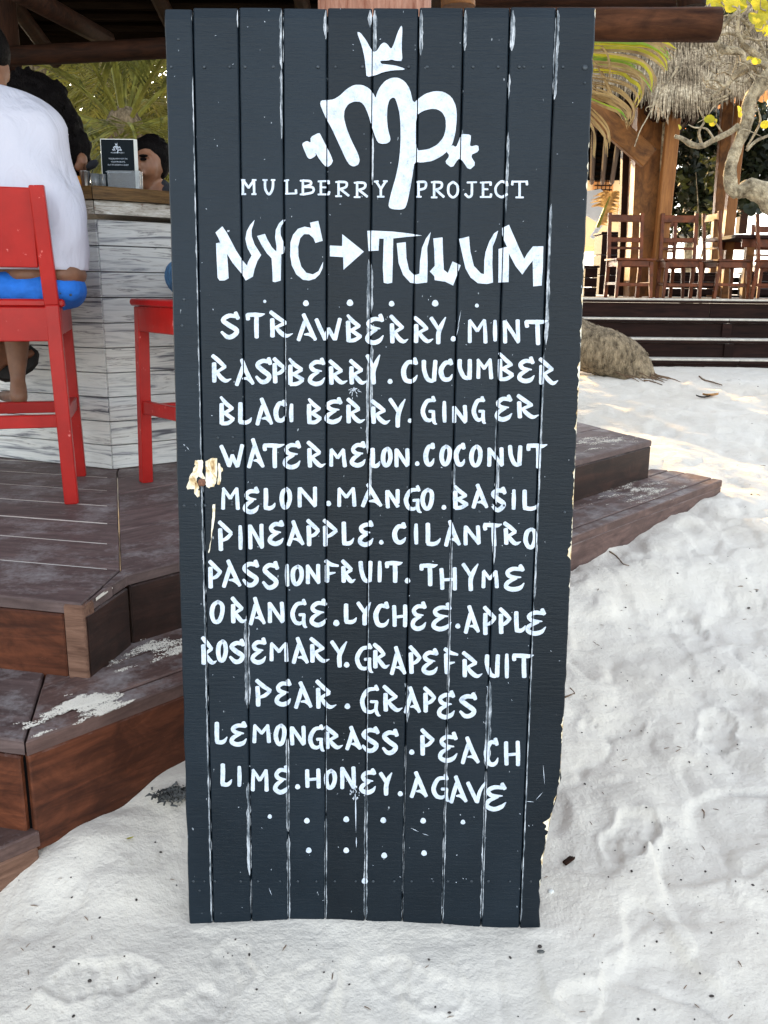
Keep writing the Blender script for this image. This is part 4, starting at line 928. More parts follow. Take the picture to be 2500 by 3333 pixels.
sR = P1(112, 410, 3.40); sL = Vector((-1.66, 3.40, 1.82)); elR = P1(214, 575, 3.62); haR = P1(225, 588, 3.86); haR.z = ZC+.03
body += [(hipS, (.068, .11, .05)), (P1(120, 895, 3.27), (.10, .12, .05)), (pel, ch, .15, .15), (ch, nk, .13, .055), (nk, hc, .055, .07), (hc, (.083, .10, .115)), (P1(24, 240, 3.48), (.012, .02, .032)),
    (sL, sR, .07, .07), (sR, elR, .052, .042), (elR, haR, .040, .03), (sL, (-1.78, 3.62, 1.62), .052, .042), ((-1.78, 3.62, 1.62), (-1.62, 3.92, ZC+.03), .04, .03),
    (haR, haR+Vector((-.06, .05, .0)), .03, .018), ((-1.62, 3.92, ZC+.03), (-1.56, 3.98, ZC+.02), .03, .018),
    (pel+Vector((.09, 0, -.03)), (-1.33, 3.78, 1.30), .10, .065), (pel+Vector((-.10, 0, -.03)), (-1.56, 3.72, 1.30), .10, .065)]
kn = P1(52, 1010, 3.66); an = P1(58, 1235, 3.60); hl = P1(62, 1293, 3.575); to = hl+Vector((-.12, .14, -.012))
body += [((-1.46, 3.66, 1.30), kn, .07, .054), (kn, kn.lerp(an, .45), .052, .050), (kn.lerp(an, .45), an, .050, .029), (an, hl, .030, .036), (hl, to, .032, .022), (to, to+Vector((-.03, .04, -.005)), .026, .012)]
body += [((-1.60, 3.70, 1.28), (-1.66, 3.68, 1.06), .06, .05), ((-1.66, 3.68, 1.06), (-1.68, 3.62, .86), .05, .03), ((-1.68, 3.62, .86), (-1.75, 3.74, .85), .033, .022)]
organic('body', [(Vector(e[0])-mo if len(e) == 4 else Vector(e[0])-mo, *([Vector(e[1])-mo, e[2], e[3]] if len(e) == 4 else list(e[1:]))) for e in body], M['skin_dark'], .011, man, smooth_it=5)
m = MB(); m.sphere(P1(-58, 165, 3.47)-mo, (.092, .108, .112), 18, 12); o = m.obj('hair', M['hair'], man, smooth=True)
# T-shirt: outline measured against the photograph
m = MB(); rws = []
for (py, pr, Yc, ry) in [(880, 284, 3.27, .168), (862, 285, 3.27, .172), (800, 276, 3.27, .165), (690, 260, 3.28, .155), (600, 240, 3.30, .15), (520, 226, 3.33, .15), (450, 213, 3.36, .15), (400, 203, 3.38, .145), (360, 178, 3.40, .13), (325, 132, 3.42, .11), (300, 85, 3.43, .09), (284, 30, 3.43, .07)]:
    r = P1(pr, py, Yc); cx = -1.385+(r.z-1.35)*-.06; z = r.z
    rws.append((z, cx, Yc, r.x-cx, ry, math.radians(6)))
ell_loft(m, rws, 56, 5)
tv = []
for v in m.v:   # draped folds, running from the right shoulder down to the lower left and across the waist
    p = Vector(v); q = (p.x+1.4)*.80+(p.z-1.6)*.62; sn = math.sin(q*38+4.2*noise.noise(p*2.6)); d = .022*math.copysign(abs(sn)**.6, sn)*max(0, min(1, (2.0-p.z)*2.5))*(.5+.5*noise.noise(p*2.3+Vector((5, 0, 0))))
    d += .013*noise.noise(p*6.5)+.006*noise.noise(p*15)
    n_ = Vector((p.x+1.39, (p.y-3.34)*1.6, 0)); n_ = n_.normalized() if n_.length > 0 else Vector((0, -1, 0))
    tv.append(p+n_*d-mo)
m.v = tv; m.obj('t_shirt', M['tee'], man, smooth=True)
m = MB(); e = P1(222, 480, 3.52); m.tube([sR-mo+Vector((.0, .01, .005)), (sR-mo).lerp(e-mo, .5), P1(190, 470, 3.47)-mo], [.066, .060, .052], 16); m.obj('sleeve', M['tee'], man, smooth=True)
# shorts
sh_ = [(P1(146, 946, 3.29), (.145, .155, .080)), (P1(214, 943, 3.26), (.068, .11, .056)), (P1(40, 943, 3.29), (.15, .155, .084)), (P1(-80, 943, 3.29), (.15, .155, .084)), (Vector((pel.x+.08, 3.34, 1.30)), Vector((-1.33, 3.62, 1.31)), .105, .095), (Vector((pel.x-.1, 3.34, 1.30)), Vector((-1.54, 3.62, 1.31)), .105, .095)]
organic('shorts', [(Vector(e[0])-mo, *([Vector(e[1])-mo, e[2], e[3]] if len(e) == 4 else list(e[1:]))) for e in sh_], M['blue'], .011, man, smooth_it=6, disp=.010, dscale=9)
for px, py in ((196, 954), (230, 960)):
    m = MB(); m.sphere(P1(px, py, 3.165)-mo, (.005, .004, .005), 8, 6); m.obj('stud', M['nail'], man, smooth=True)

# woman with curly hair beyond him
wom = thing('person', 'person with long dark curly hair leaning on the bar beyond the white shirt', 'person', (-1.75, 4.0, ZD)); wo_ = wom.location
fc = P1(216, 500, 4.0)
wb = [(fc, (.05, .06, .07)), (P1(268, 520, 3.95), (.022, .03, .03)), (P1(262, 545, 3.96), (.028, .032, .022)), (P1(273, 532, 3.93), (.010, .016, .012)), (fc, P1(170, 560, 4.0), .05, .06), (P1(150, 600, 4.0), Vector((-1.75, 3.62, 1.35)), .13, .15), (P1(150, 560, 3.95), P1(238, 610, 3.9), .04, .03)]
wb += [(Vector((-1.78, 3.6, 1.3)), Vector((-1.75, 3.66, 1.16)), .12, .08), (P1(-14, 1130, 3.72), P1(-18, 1180, 3.70), .06, .042), (P1(-20, 1175, 3.70), P1(60, 1160, 3.74), .03, .03), (Vector((-1.75, 3.66, 1.16)), P1(-14, 1130, 3.72), .08, .06), (P1(60, 1160, 3.74), P1(105, 1150, 3.76), .026, .018)]
organic('body', [(Vector(e[0])-wo_, *([Vector(e[1])-wo_, e[2], e[3]] if len(e) == 4 else list(e[1:]))) for e in wb], M['skin'], .011, wom, smooth_it=4)
hp = [(62, 292, .06), (95, 283, .075), (130, 290, .08), (160, 312, .08), (180, 350, .085), (195, 392, .085), (212, 430, .085), (225, 462, .085), (240, 485, .075), (256, 508, .05), (268, 520, .035), (150, 400, .12), (120, 350, .12), (60, 320, .09), (90, 420, .12)]
rr = random.Random(4); he = []
for x, y, r in hp:
    c = P1(x-6, y+12, 4.0); he.append((c, (r, r, r)))
    for _ in range(26):
        u_ = Vector((rr.gauss(0, 1), rr.gauss(0, 1), rr.gauss(0, 1))).normalized(); s_ = rr.uniform(.008, .018)
        he.append((c+u_*r*1.0, (s_, s_, s_*1.5)))
organic('hair', [(Vector(e[0])-wo_, e[1]) for e in he], M['hair'], .010, wom, smooth_it=1)
m = MB()   # loose curls
for _ in range(150):
    x, y, r = rr.choice(hp); c = P1(x-4, y+8, 3.97)+Vector((rr.uniform(-1, 1), rr.uniform(-1, 1), rr.uniform(-1, 1)))*r*.9
    m.tube([c+Vector((.012*math.cos(k*1.2), .012*math.sin(k*1.2), -k*.010)) for k in range(7)], .0022, 4)
tag(m.obj('loose_curls', M['hair'], wom, loc=None, frame=Matrix.Translation(-wo_)), kind='stuff')
m = MB()
for a, b in ((P1(-10, 1212, 3.70), P1(112, 1140, 3.76)),):
    d = (b-a); pts = [a+d*t+Vector((0, 0, -.03*math.sin(t*3.1)+.01)) for t in np.linspace(0, 1, 8)]
    m.ribbon(pts, [.05, .075, .08, .07, .075, .085, .08, .04], Vector((.1, -1, .35)))
    n = len(m.v); m.v += [(v[0], v[1]+.012, v[2]-.016) for v in m.v]; F0 = list(m.f); m.f += [tuple(i+n for i in f[::-1]) for f in F0]
    for k in range(7): m.f += [(2*k, 2*k+2, 2*k+2+n, 2*k+n), (2*k+1, 2*k+1+n, 2*k+3+n, 2*k+3)]
m.obj('sandal', M['sole'], wom, frame=Matrix.Translation(-wo_))

# barman
bm_ = thing('person', 'person with short black hair behind the bar beside the menu cards', 'person', (-1.15, 4.4, ZD)); bo = bm_.location
hd = P1(482, 535, 4.30); k_ = 4.3/2900
def hp2(dx, dz, dy=0): return ay(482+dx, 535-dz, 4.30+dy)-bo
bb = [(hp2(6, 10, .02), (.072, .098, .098)), (hp2(-14, -40, -.01), (.052, .062, .066)), (hp2(-10, -10, -.03), (.062, .06, .07)), (hp2(-30, -66, -.035), (.024, .028, .026)),
      (hp2(-31, 12, -.09), hp2(-33, -10, -.118), .009, .014), (hp2(-24, -27, -.088), (.022, .014, .007)), (hp2(-23, -35, -.084), (.020, .013, .007)),
      (hp2(-18, 26, -.082), (.042, .016, .009)), (hp2(-12, -6, -.05), (.06, .045, .06)), (hp2(46, -8, .0), (.010, .02, .030)), (hp2(10, -60, .03), hp2(22, -115, .06), .052, .06),
      (hp2(22, -115, .06), hp2(20, -330, .1), .10, .14), (hp2(-90, -150, .04), hp2(120, -150, .06), .055, .055), (hp2(-90, -150, .04), hp2(-110, -300, .0), .045, .04), (hp2(-110, -300, 0), hp2(-60, -330, -.12), .038, .03), (hp2(120, -150, .06), hp2(150, -300, .02), .045, .04),
      (hp2(150, -300, .02), hp2(90, -330, -.12), .038, .03), (hp2(20, -330, .1), hp2(0, -600, .1), .13, .12), (hp2(-20, -600, .1), hp2(-30, -760, .1), .09, .05), (hp2(60, -600, .1), hp2(60, -760, .1), .09, .05)]
organic('body', bb, M['skin'], .0075, bm_, smooth_it=3)
hh_ = [(hp2(14, 38, .03), (.078, .095, .072)), (hp2(32, 12, .035), (.058, .075, .085)), (hp2(-6, 56, .0), (.062, .075, .040)), (hp2(-22, 50, -.02), (.045, .05, .028))]
rr = random.Random(9)
for _ in range(90):
    c, r = hh_[rr.randrange(2)]; u_ = Vector((rr.gauss(0, 1), rr.gauss(0, .6), abs(rr.gauss(0, 1)))).normalized(); hh_.append((c+Vector((u_.x*r[0], u_.y*r[1], u_.z*r[2])), (.010, .010, .012)))
organic('hair', hh_, M['hair'], .008, bm_, smooth_it=1)
for dx, dz, w_ in ((-44, 17, .009), (-15, 17, .013)):
    m = MB(); m.sphere(hp2(dx, dz, -.103), (w_*1.2, .006, .0075), 10, 6); m.obj('eye', M['hair'], bm_, smooth=True)
    m = MB(); m.sphere(hp2(dx, dz+11, -.106), (w_*1.6, .006, .0065), 10, 6); m.obj('eyebrow', M['hair'], bm_, smooth=True)
m = MB(); m.sphere(hp2(-24, -31, -.104), (.022, .005, .005), 10, 6); m.obj('mouth', M['rust'], bm_, smooth=True)
organic('shirt', [(hp2(26, -118, .07), hp2(20, -330, .1), .105, .155), (hp2(-80, -140, .05), hp2(115, -128, .07), .068, .072), (hp2(-85, -150, .04), hp2(-100, -220, .02), .06, .055), (hp2(118, -150, .06), hp2(132, -220, .05), .06, .055), (hp2(20, -330, .1), hp2(20, -560, .1), .15, .15)], M['darkcloth'], .012, bm_, smooth_it=3, disp=.006)

# sitter on the second chair
p4 = thing('person', 'person in blue denim mostly hidden behind the left sign edge', 'person', (CH2.x, CH2.y, ZD)); po = p4.location
f2 = Vector((-.604, .797, 0)); r2 = Vector((.797, .604, 0)); pc = Vector((CH2.x, CH2.y, 1.335))-po+r2*.15
organic('body', [(pc, pc+r2*.12+f2*.1+Vector((0, 0, .42)), .13, .14), (pc+r2*.12+f2*.1+Vector((0, 0, .42)), pc+r2*.14+f2*.13+Vector((0, 0, .58)), .10, .05), (pc+r2*.14+f2*.14+Vector((0, 0, .68)), (.08, .10, .11)), (pc+r2*.28+Vector((0, 0, .48)), pc-r2*.02+Vector((0, 0, .48)), .06, .06),
    (pc-r2*.02+Vector((0, 0, .48)), pc-r2*.06+f2*.12+Vector((0, 0, .25)), .05, .04), (pc-r2*.06+f2*.12+Vector((0, 0, .25)), pc-r2*.05+f2*.34+Vector((0, 0, .38)), .04, .03), (pc+r2*.1+f2*.38, pc+r2*.1+f2*.36-Vector((0, 0, .45)), .055, .035), (pc-r2*.1+f2*.38, pc-r2*.02+f2*.30-Vector((0, 0, .45)), .055, .035), (pc+r2*.2+Vector((0, 0, .48)), pc+r2*.24+f2*.12+Vector((0, 0, .25)), .05, .04)], M['skin'], .013, p4)
organic('jeans', [(pc-r2*.075+Vector((0, 0, .02)), (.155, .16, .125)), (pc+r2*.075+Vector((0, 0, .02)), (.155, .16, .125)), (pc-r2*.085, pc-r2*.1+f2*.36, .115, .08), (pc+r2*.085, pc+r2*.1+f2*.36, .115, .08)], M['denim'], .012, p4, disp=.008, dscale=12)
organic('top', [(pc+Vector((0, 0, .14)), pc+r2*.12+f2*.09+Vector((0, 0, .40)), .16, .15), (pc-r2*.03+f2*.05+Vector((0, 0, .46)), pc+r2*.27+f2*.05+Vector((0, 0, .46)), .08, .08)], M['darkcloth'], .012, p4, disp=.012, dscale=10)
organic('hair', [(pc+r2*.14+f2*.11+Vector((0, 0, .70)), (.09, .11, .11))], M['hair'], .012, p4)

# ------------------------------------------------------------------ things on the bar
YC = 3.93
def at_bar(px, py, dy=0): return ay(px, py, YC+dy)
h0 = at_bar(406, 618); h0.z = ZC
hold = thing('menu_holder', 'clear scratched plastic menu stand on the bar counter', 'menu stand', h0)
w_ = 100/2900*YC; hgt = 62/2900*YC
m = MB(); m.beam((-w_/2, 0, hgt/2), (w_/2, 0, hgt/2), .004, hgt, bev=.001); m.obj('front_panel', M['acrylic'], hold)
m = MB(); m.beam((-w_/2, .035, hgt/2), (w_/2, .035, hgt/2), .004, hgt, bev=.001); m.obj('back_panel', M['acrylic'], hold)
m = MB(); m.beam((-w_/2, .0175, .002), (w_/2, .0175, .002), .039, .004); m.obj('base', M['acrylic'], hold)
cw, chh = 104/2900*YC, 150/2900*YC
c0 = at_bar(389, 606, .014); c0.z = ZC+.006
def card(label, dx, dy, tilt, face):
    t = thing('menu_card', label, 'menu card', c0+Vector((dx, dy, 0)), 0, 'menu cards in the stand'); t.rotation_euler = (tilt, 0, 0)
    m = MB(); m.beam((-cw/2, 0, chh/2), (cw/2, 0, chh/2), .002, chh); m.obj('card_sheet', M['cardw'], t)
    if face:
        m = MB(); m.beam((-cw/2+.003, -.0016, chh/2), (cw/2-.003, -.0016, chh/2), .001, chh-.006); m.obj('dark_print', M['menu'], t)
    return t
mc = card('dark menu card with a white crown logo at the front of the stand', 0, 0, -.03, True)
for i in range(3): card('white edged menu card %s the front one' % ['tucked directly behind', 'in the middle of the stack behind', 'rearmost in the stack behind'][i], .0028*(i+1), .004*(i+1), -.03, False)
def onto_card(P, x, z, w, z0=-.0026):
    """trace given in zoom pixels of the big logo, shrunk onto the card"""
    s = w/1370; mm = MB(); return [(x+(p[0]-880)*s, z-(p[1]-80)*s) for p in P], s
for P, holes in ((CROWN, []), (MP, [BOWL]), (MARK, []), (STAR, [])):
    q, s = onto_card(P, -.002, chh*.925, .040); hs = [onto_card(h, -.002, chh*.925, .040)[0] for h in holes]
    L = [[Vector((a, b, 0)) for a, b in g] for g in [q]+hs]; tri = tessellate_polygon(L); fl = [p for g in L for p in g]
    new_obj('logo', [(p.x, -.0028-(.0002 if P is STAR else 0), p.y) for p in fl], [tuple(t) for t in tri], M['white'], mc)
def text_mesh(s, size, x, z, parent, y=-.0028, name='text_line', rot=None):
    c = bpy.data.curves.new('t', 'FONT'); c.body = s; c.size = size; c.align_x = 'CENTER'; ob = bpy.data.objects.new('t', c); col.objects.link(ob)
    dg = bpy.context.evaluated_depsgraph_get(); me = bpy.data.meshes.new_from_object(ob.evaluated_get(dg)); vs = [(v.co.x+x, y, v.co.y+z) for v in me.vertices]; fs = [tuple(p.vertices) for p in me.polygons]
    bpy.data.objects.remove(ob); return new_obj(name, vs, fs, M['white'], parent)
for s, z, sz in (('MULBERRY PROJECT', .722, .0062), ('TEQUILA MAY NOT FIX', .605, .0075), ('YOUR PROBLEMS,', .545, .0075), ("BUT IT'S WORTH A SHOT", .485, .0075), ('\u201cTRUST ME, YOU CAN DANCE\u201d', .345, .0078)):
    text_mesh(s, sz, 0, chh*z, mc)
def lathe(name, prof, mat, parent, n=18):
    m = MB(); m.loft([[Vector((r*math.cos(2*math.pi*k/n), r*math.sin(2*math.pi*k/n), z)) for k in range(n)] for r, z in prof], cap=False); return m.obj(name, mat, parent, smooth=True)
q = at_bar(279, 606); q.z = ZC; t = thing('shaker_tin', 'steel shaker tin on the bar with a black spoon standing in it', 'shaker', q)
lathe('tin', [(.0, .002), (.017, .002), (.017, .004), (.023, .078), (.0235, .079), (.022, .079), (.016, .006), (0, .006)], M['steel'], t)
q2 = q+Vector((.008, .002, .02)); t = thing('bar_spoon', 'black rounded strainer leaning out of the shaker tin', 'strainer', q2)
m = MB(); m.tube([(0, 0, 0), (.01, .0, .06)], .004, 6); m.obj('handle', M['darkcloth'], t)
m = MB(); m.sphere((.024, 0, .085), (.030, .02, .016), 14, 8, Matrix.Rotation(-.6, 3, 'Y')); m.obj('bowl', M['darkcloth'], t, smooth=True)
for i, (px, lab) in enumerate(((311, 'clear drinking glass between the shaker tin and the menu stand'), (336, 'clear drinking glass touching the left of the menu stand'))):
    q = at_bar(px, 607, .02*i); q.z = ZC; t = thing('drinking_glass', lab, 'glass', q, 0, 'glasses on the bar')
    lathe('glass', [(.0, .001), (.015, .001), (.019, .070), (.0178, .070), (.014, .006), (0, .006)], M['acrylic'], t)
q = at_bar(252, 606, .02); q.z = ZC+.032
m = MB(); m.sphere((0, 0, 0), (.033, .033, .032), 20, 14); o = m.obj('orange', M['orange'], None, smooth=True); o.location = q; tag(o, 'orange fruit on the bar beside the seated man', 'orange')

# sand drifted onto the first step and the deck
rnd = random.Random(2)
def drift(name, cx, cy, R, z, n, thr, label):
    m = MB()
    for i in range(n):
        a = rnd.uniform(0, 6.28); r = R*math.sqrt(rnd.random()); u, v = r*math.cos(a), r*math.sin(a)*.42
        x = cx+u*.669-v*.743; y = cy+u*.743+v*.669
        d = .5+1.1*noise.noise(Vector((u*8, v*22, z*9)))+.5*noise.noise(Vector((u*30, v*60, 3)))-thr-1.0*(r/R)**1.6
        if rnd.random() > d*1.6: continue
        s = rnd.uniform(.0008, .0022)*(.7+max(0, min(1, d))); q = [Vector((x+s*math.cos(t+a)*1.3, y+s*math.sin(t+a), z+.0022)) for t in (0, 2.1, 4.2)]
        m.add(q+[Vector((x, y, z+.0022+s*.7))], [(0, 1, 3), (1, 2, 3), (2, 0, 3)])
    tag(m.obj(name, M['sand'], step, frame=Matrix.Translation(-step.location)), kind='stuff')
q = az(235, 2310, Z1); drift('sand_drift', q.x, q.y, .20, Z1, 30000, .02, '')
q = az(480, 2120, Z1); drift('sand_drift', q.x, q.y, .25, Z1, 12000, .10, '')
q = az(2080, 1600, Z1); drift('sand_drift', q.x, q.y, .5, Z1, 14000, .12, '')
q = az(1960, 1440, ZD); drift('sand_drift', q.x, q.y, .4, ZD, 9000, .15, '')

# ------------------------------------------------------------------ beach restaurant on its raised platform
plat = thing('restaurant_platform', 'raised dark timber platform with sand dusted stair treads, right of the sign', 'platform', (3.5, 11, .45)); PLo = plat.location
def pz(y_, Y): return ay(2200, y_, Y).z
lv = [(972, 11.0), (1036, 10.78), (1101, 10.56), (1167, 10.34), (1200, 10.30)]
zt = [pz(y_, Y) for y_, Y in lv]
X0, X1 = 2.15, 7.5
def fix(m, name, mat): return m.obj(name, mat, plat, frame=Matrix.Translation(-PLo))
for i in range(4):
    Y = lv[i][1]; z1 = zt[i]; z0 = zt[i+1]-(.03 if i < 3 else .35)
    xs = [X0, 3.9, X1] if i == 0 else ([X0, 4.05, X1] if i % 2 else [X0, 4.0, X1])
    for a, b in zip(xs, xs[1:]):
        board_on('riser_board', (a+.003, Y+.012), (b-.003, Y+.012), z0, z1-.052, .03, M['resto'], plat, 1)
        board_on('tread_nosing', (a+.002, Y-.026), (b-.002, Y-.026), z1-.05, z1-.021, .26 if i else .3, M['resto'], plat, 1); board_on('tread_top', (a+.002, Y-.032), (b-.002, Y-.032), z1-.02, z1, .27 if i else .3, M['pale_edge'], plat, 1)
    if i in (1, 2): board_on('cleat', (4.02-.09*i*.4, Y-.012), (4.13-.09*i*.4, Y-.012), z0+.03, z1-.054, .02, M['resto'], plat, 1)
ZR = zt[0]
for k in range(14):
    y0 = 11.24+k*.42; board_on('deck_plank', (X0, y0+.004), (X1+2, y0+.004), ZR-.03, ZR+.0, .41, M['resto'], plat, 1)
# pavilion
pav = thing('thatched_pavilion', 'open pavilion with a grey thatched roof and timber posts on the raised platform', 'pavilion', (3.9, 12, ZR)); pvo = pav.location
def upright(name, p0, p1, w, d, mat, parent=pav, off=None):
    """post from p0 to p1, grain along its length"""
    a = Vector(p0); b = Vector(p1); L = (b-a).length; dr = (b-a).normalized(); y = Vector((0, 1, 0)); z = dr.cross(y).normalized(); y = z.cross(dr)
    m = MB(); nn = 10
    for_r = []
    for k in range(nn+1):
        t = k/nn; x = L*t; ww = w*(1+(.05*noise.noise(Vector((x*2, p0[0], 0))) if 'post' in name else 0)); e = .01
        for_r.append([(x, -d/2, -ww/2+e), (x, -d/2, ww/2-e), (x, -d/2+e, ww/2), (x, d/2, ww/2), (x, d/2, -ww/2), (x, -d/2+e, -ww/2)])
    m.loft(for_r)
    Mx = Matrix(((dr.x, y.x, z.x, a.x-parent.location.x), (dr.y, y.y, z.y, a.y-parent.location.y), (dr.z, y.z, z.z, a.z-parent.location.z), (0, 0, 0, 1)))
    return m.obj(name, mat, parent, frame=Mx)
def pp(x0, y0, x1, y1, Y): return ay(x0, y0, Y), ay(x1, y1, Y)
a, b = pp(2082, 965, 2120, 240, 12.0); upright('post', a, b, .36, .3, M['brown_post'])
a, b = pp(2025, 960, 2050, 240, 12.3); upright('post', a, b, .13, .12, M['logdark'])
a, b = pp(2135, 968, 2203, 260, 11.7); upright('post', a, b, .165, .12, M['beige'])
a, b = pp(2125, 968, 2170, 300, 11.75); upright('post_edge', a, b, .03, .06, M['bark'])
a, b = pp(2348, 965, 2425, 240, 12.6); upright('post', a, b, .135, .12, M['beige'])
a, b = pp(2320, 965, 2375, 240, 14.5); upright('post', a, b, .17, .12, M['brown_post'])
a, b = pp(1900, 330, 2112, 515, 11.6); upright('brace', a, b, .25, .1, M['brown_post'])
a, b = pp(2200, 400, 2370, 275, 12.8); upright('brace', a, b, .12, .1, M['logdark'])
# thatch: front eave traced, far eaves behind, hipped to a ridge
EV = [ay(1880, 225, 12.2), ay(1990, 235, 11.9), ay(2105, 262, 11.4), ay(2150, 302, 10.9), ay(2255, 296, 10.9), ay(2335, 272, 11.1), ay(2440, 240, 11.4), ay(2640, 205, 11.8), ay(2900, 205, 12.2)]
AP = [ay(1880, -330, 15.5), ay(2000, -330, 15.3), ay(2100, -330, 15.0), ay(2160, -330, 14.8), ay(2250, -330, 14.6), ay(2340, -330, 14.6), ay(2440, -330, 14.6), ay(2640, -330, 14.8), ay(2900, -330, 15)]
FE = [ay(1880, 560, 18), ay(1960, 560, 18), ay(2030, 560, 18), ay(2120, 480, 17), ay(2200, 395, 16), ay(2300, 330, 15), ay(2430, 262, 14), ay(2640, 215, 14), ay(2900, 215, 14)]
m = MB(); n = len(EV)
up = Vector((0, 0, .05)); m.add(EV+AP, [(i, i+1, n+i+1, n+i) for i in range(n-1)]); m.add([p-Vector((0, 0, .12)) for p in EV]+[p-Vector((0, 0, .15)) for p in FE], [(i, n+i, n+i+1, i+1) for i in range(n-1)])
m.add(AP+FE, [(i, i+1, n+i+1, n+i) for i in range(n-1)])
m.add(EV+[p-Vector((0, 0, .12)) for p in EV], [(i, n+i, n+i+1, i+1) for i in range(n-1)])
m.obj('roof_body', M['black'], pav, frame=Matrix.Translation(-pvo))  # roof body black: shade under the thatch put into its colour
for k in range(12):
    t0 = .02+k*.055; i0 = t0*(n-1); a_ = EV[int(i0)].lerp(EV[int(i0)+1], i0 % 1)-Vector((0, 0, .17)); b_ = FE[int(i0)].lerp(FE[int(i0)+1], i0 % 1)-Vector((0, 0, .19))
    m = MB(); m.tube([a_, b_], [.05, .045], 7); m.obj('rafter', M['logdark'], pav, smooth=True, frame=Matrix.Translation(-pvo))
for k in range(9):
    f = .25+k*.085; P_ = [EV[i].lerp(FE[i], f)-Vector((0, 0, .14)) for i in range(5)]
    m = MB(); m.tube(P_, .035, 6); m.obj('roof_batten', M['roofdark'], pav, frame=Matrix.Translation(-pvo))
rr = random.Random(11); m = MB()
def lerp_list(L, t):
    t = max(0, min(.9999, t))*(len(L)-1); i = int(t); return L[i].lerp(L[i+1], t-i)
for k in range(13000):
    t = rr.random(); s = rr.random()**1.25*.62
    e = lerp_list(EV, t); a_ = lerp_list(AP, t); c = e.lerp(a_, s)
    sd = (a_-e).normalized(); lift = rr.uniform(.0, .07)+(.03 if int(s*14) % 2 else 0)
    top = c+Vector((0, -.6, 1)).normalized()*lift; L = rr.uniform(.25, .6); jx = rr.gauss(0, .07)
    dn = (-sd+Vector((jx, 0, 0))).normalized(); mid = top+dn*L*.6; end = mid+(dn+Vector((0, 0, -.5 if s < .05 else -.1))).normalized()*L*.4
    w_ = rr.uniform(.006, .015); m.ribbon([top, mid, end], [w_, w_, w_*.25], Vector((rr.uniform(-.5, .5), -1, .5)))
tag(m.obj('thatch', M['thatch'], pav, frame=Matrix.Translation(-pvo)), kind='stuff')
# benches and cabinet on the platform, dark panels added for the interior shade
def box_thing(name, label, cat, x0, y0, x1, y1, Y, d, mat, group=None):
    a = ay(x0, y1, Y); b = ay(x1, y0, Y); t = thing(name, label, cat, (a.x, Y, a.z), 0, group)
    nb = 3; zz = (b.z-a.z)/nb
    for k in range(nb):
        m = MB(); m.beam((0, d/2, zz*(k+.5)), (b.x-a.x, d/2, zz*(k+.5)), d, zz-.006, bev=.006); m.obj('side_board', mat, t)
    m = MB(); m.beam((-.02, d/2, b.z-a.z+.015), (b.x-a.x+.02, d/2, b.z-a.z+.015), d+.05, .03, bev=.005); m.obj('top_board', mat, t)
    return t
box_thing('bench', 'long low dark timber bench behind the wooden chairs', 'bench', 2160, 895, 2378, 960, 13.2, .5, M['resto'])
box_thing('bench', 'low dark timber box at the left end of the platform beside the sign', 'bench', 1900, 872, 1946, 966, 12.6, .8, M['resto'])
box_thing('bench', 'low dark bench at the right edge beyond the table', 'bench', 2440, 893, 2700, 962, 14, .5, M['resto'])
box_thing('cabinet', 'black panelled cabinet in the shade left of the thick post', 'cabinet', 1948, 762, 2016, 960, 13.6, .5, M['resto'])
for nm, lab, x0, y0, x1, y1, Y in (('shade_wall', 'long dark low wall added for the shade along the back of the platform', 1990, 905, 2700, 975, 15.2), ('backdrop', 'tall black shutter added for the shade left of the thick post', 2034, 540, 2082, 965, 13.8), ('backdrop', 'dark shutter added for the shade between the cabinet and the slim post', 1985, 790, 2030, 965, 14.6)):  # dark wall and panels added where the pavilion interior lies in shade
    a = ay(x0, y1, Y); b = ay(x1, y0, Y); t = thing(nm, lab, nm.replace('_', ' '), (a.x, Y, a.z)); nb = 4
    for k in range(nb):
        m = MB(); zz = (b.z-a.z)/nb
        m.beam((0, .04, zz*(k+.5)), (b.x-a.x, .04, zz*(k+.5)), .06, zz-.008, bev=.005); m.obj('board', M['roofdark'], t)
# wooden chairs
def wchair(label, x, Y, rz, sc=1.0):
    t = thing('wooden_chair', label, 'chair', (x, Y, ZR), rz, 'brown wooden chairs on the platform'); cm = M['chair']; X = .205
    for s in (-1, 1):
        m = MB(); m.beam((s*X, -.215, 0), (s*X, -.18, .45), .045, .04, up=(0, 1, 0), bev=.004); m.beam((s*X, -.18, .45), (s*X, -.25, 1.02), .045, .036, up=(0, 1, 0), bev=.004); m.obj('leg', cm, t)
        m = MB(); m.beam((s*X*1.06, .21, 0), (s*X*.96, .185, .43), .034, .034, up=(0, 1, 0), bev=.004, w2=.05, h2=.05); m.obj('leg', cm, t)
        m = MB(); m.beam((s*X, -.17, .405), (s*X, .17, .405), .025, .07, bev=.003); m.obj('apron', cm, t)
        m = MB(); m.beam((s*X, -.18, .17), (s*X, .18, .17), .022, .035, bev=.003); m.obj('stretcher', cm, t)
    for y in (-.178, .186):
        m = MB(); m.beam((-X+.02, y, .405), (X-.02, y, .405), .025, .07, bev=.003); m.obj('apron', cm, t)
    m = MB(); m.beam((-X+.02, .19, .16), (X-.02, .19, .16), .022, .04, bev=.003); m.obj('stretcher', cm, t)
    m = MB(); m.beam((-.245, 0, .455), (.245, 0, .455), .45, .026, bev=.005); m.obj('seat', cm, t)
    for z, h in ((.955, .085), (.70, .055), (.60, .03)):
        m = MB(); yb = -.18-.07*(z-.45)/.57
        m.beam((-X+.02, yb, z), (X-.02, yb, z), .02, h, bev=.003); m.obj('back_slat', cm, t)
    return t
def xat(px, Y): return ay(px, 930, Y).x
wchair('brown wooden chair facing out in front of the thick mottled post', xat(2048, 11.3), 11.36, math.pi+.10)
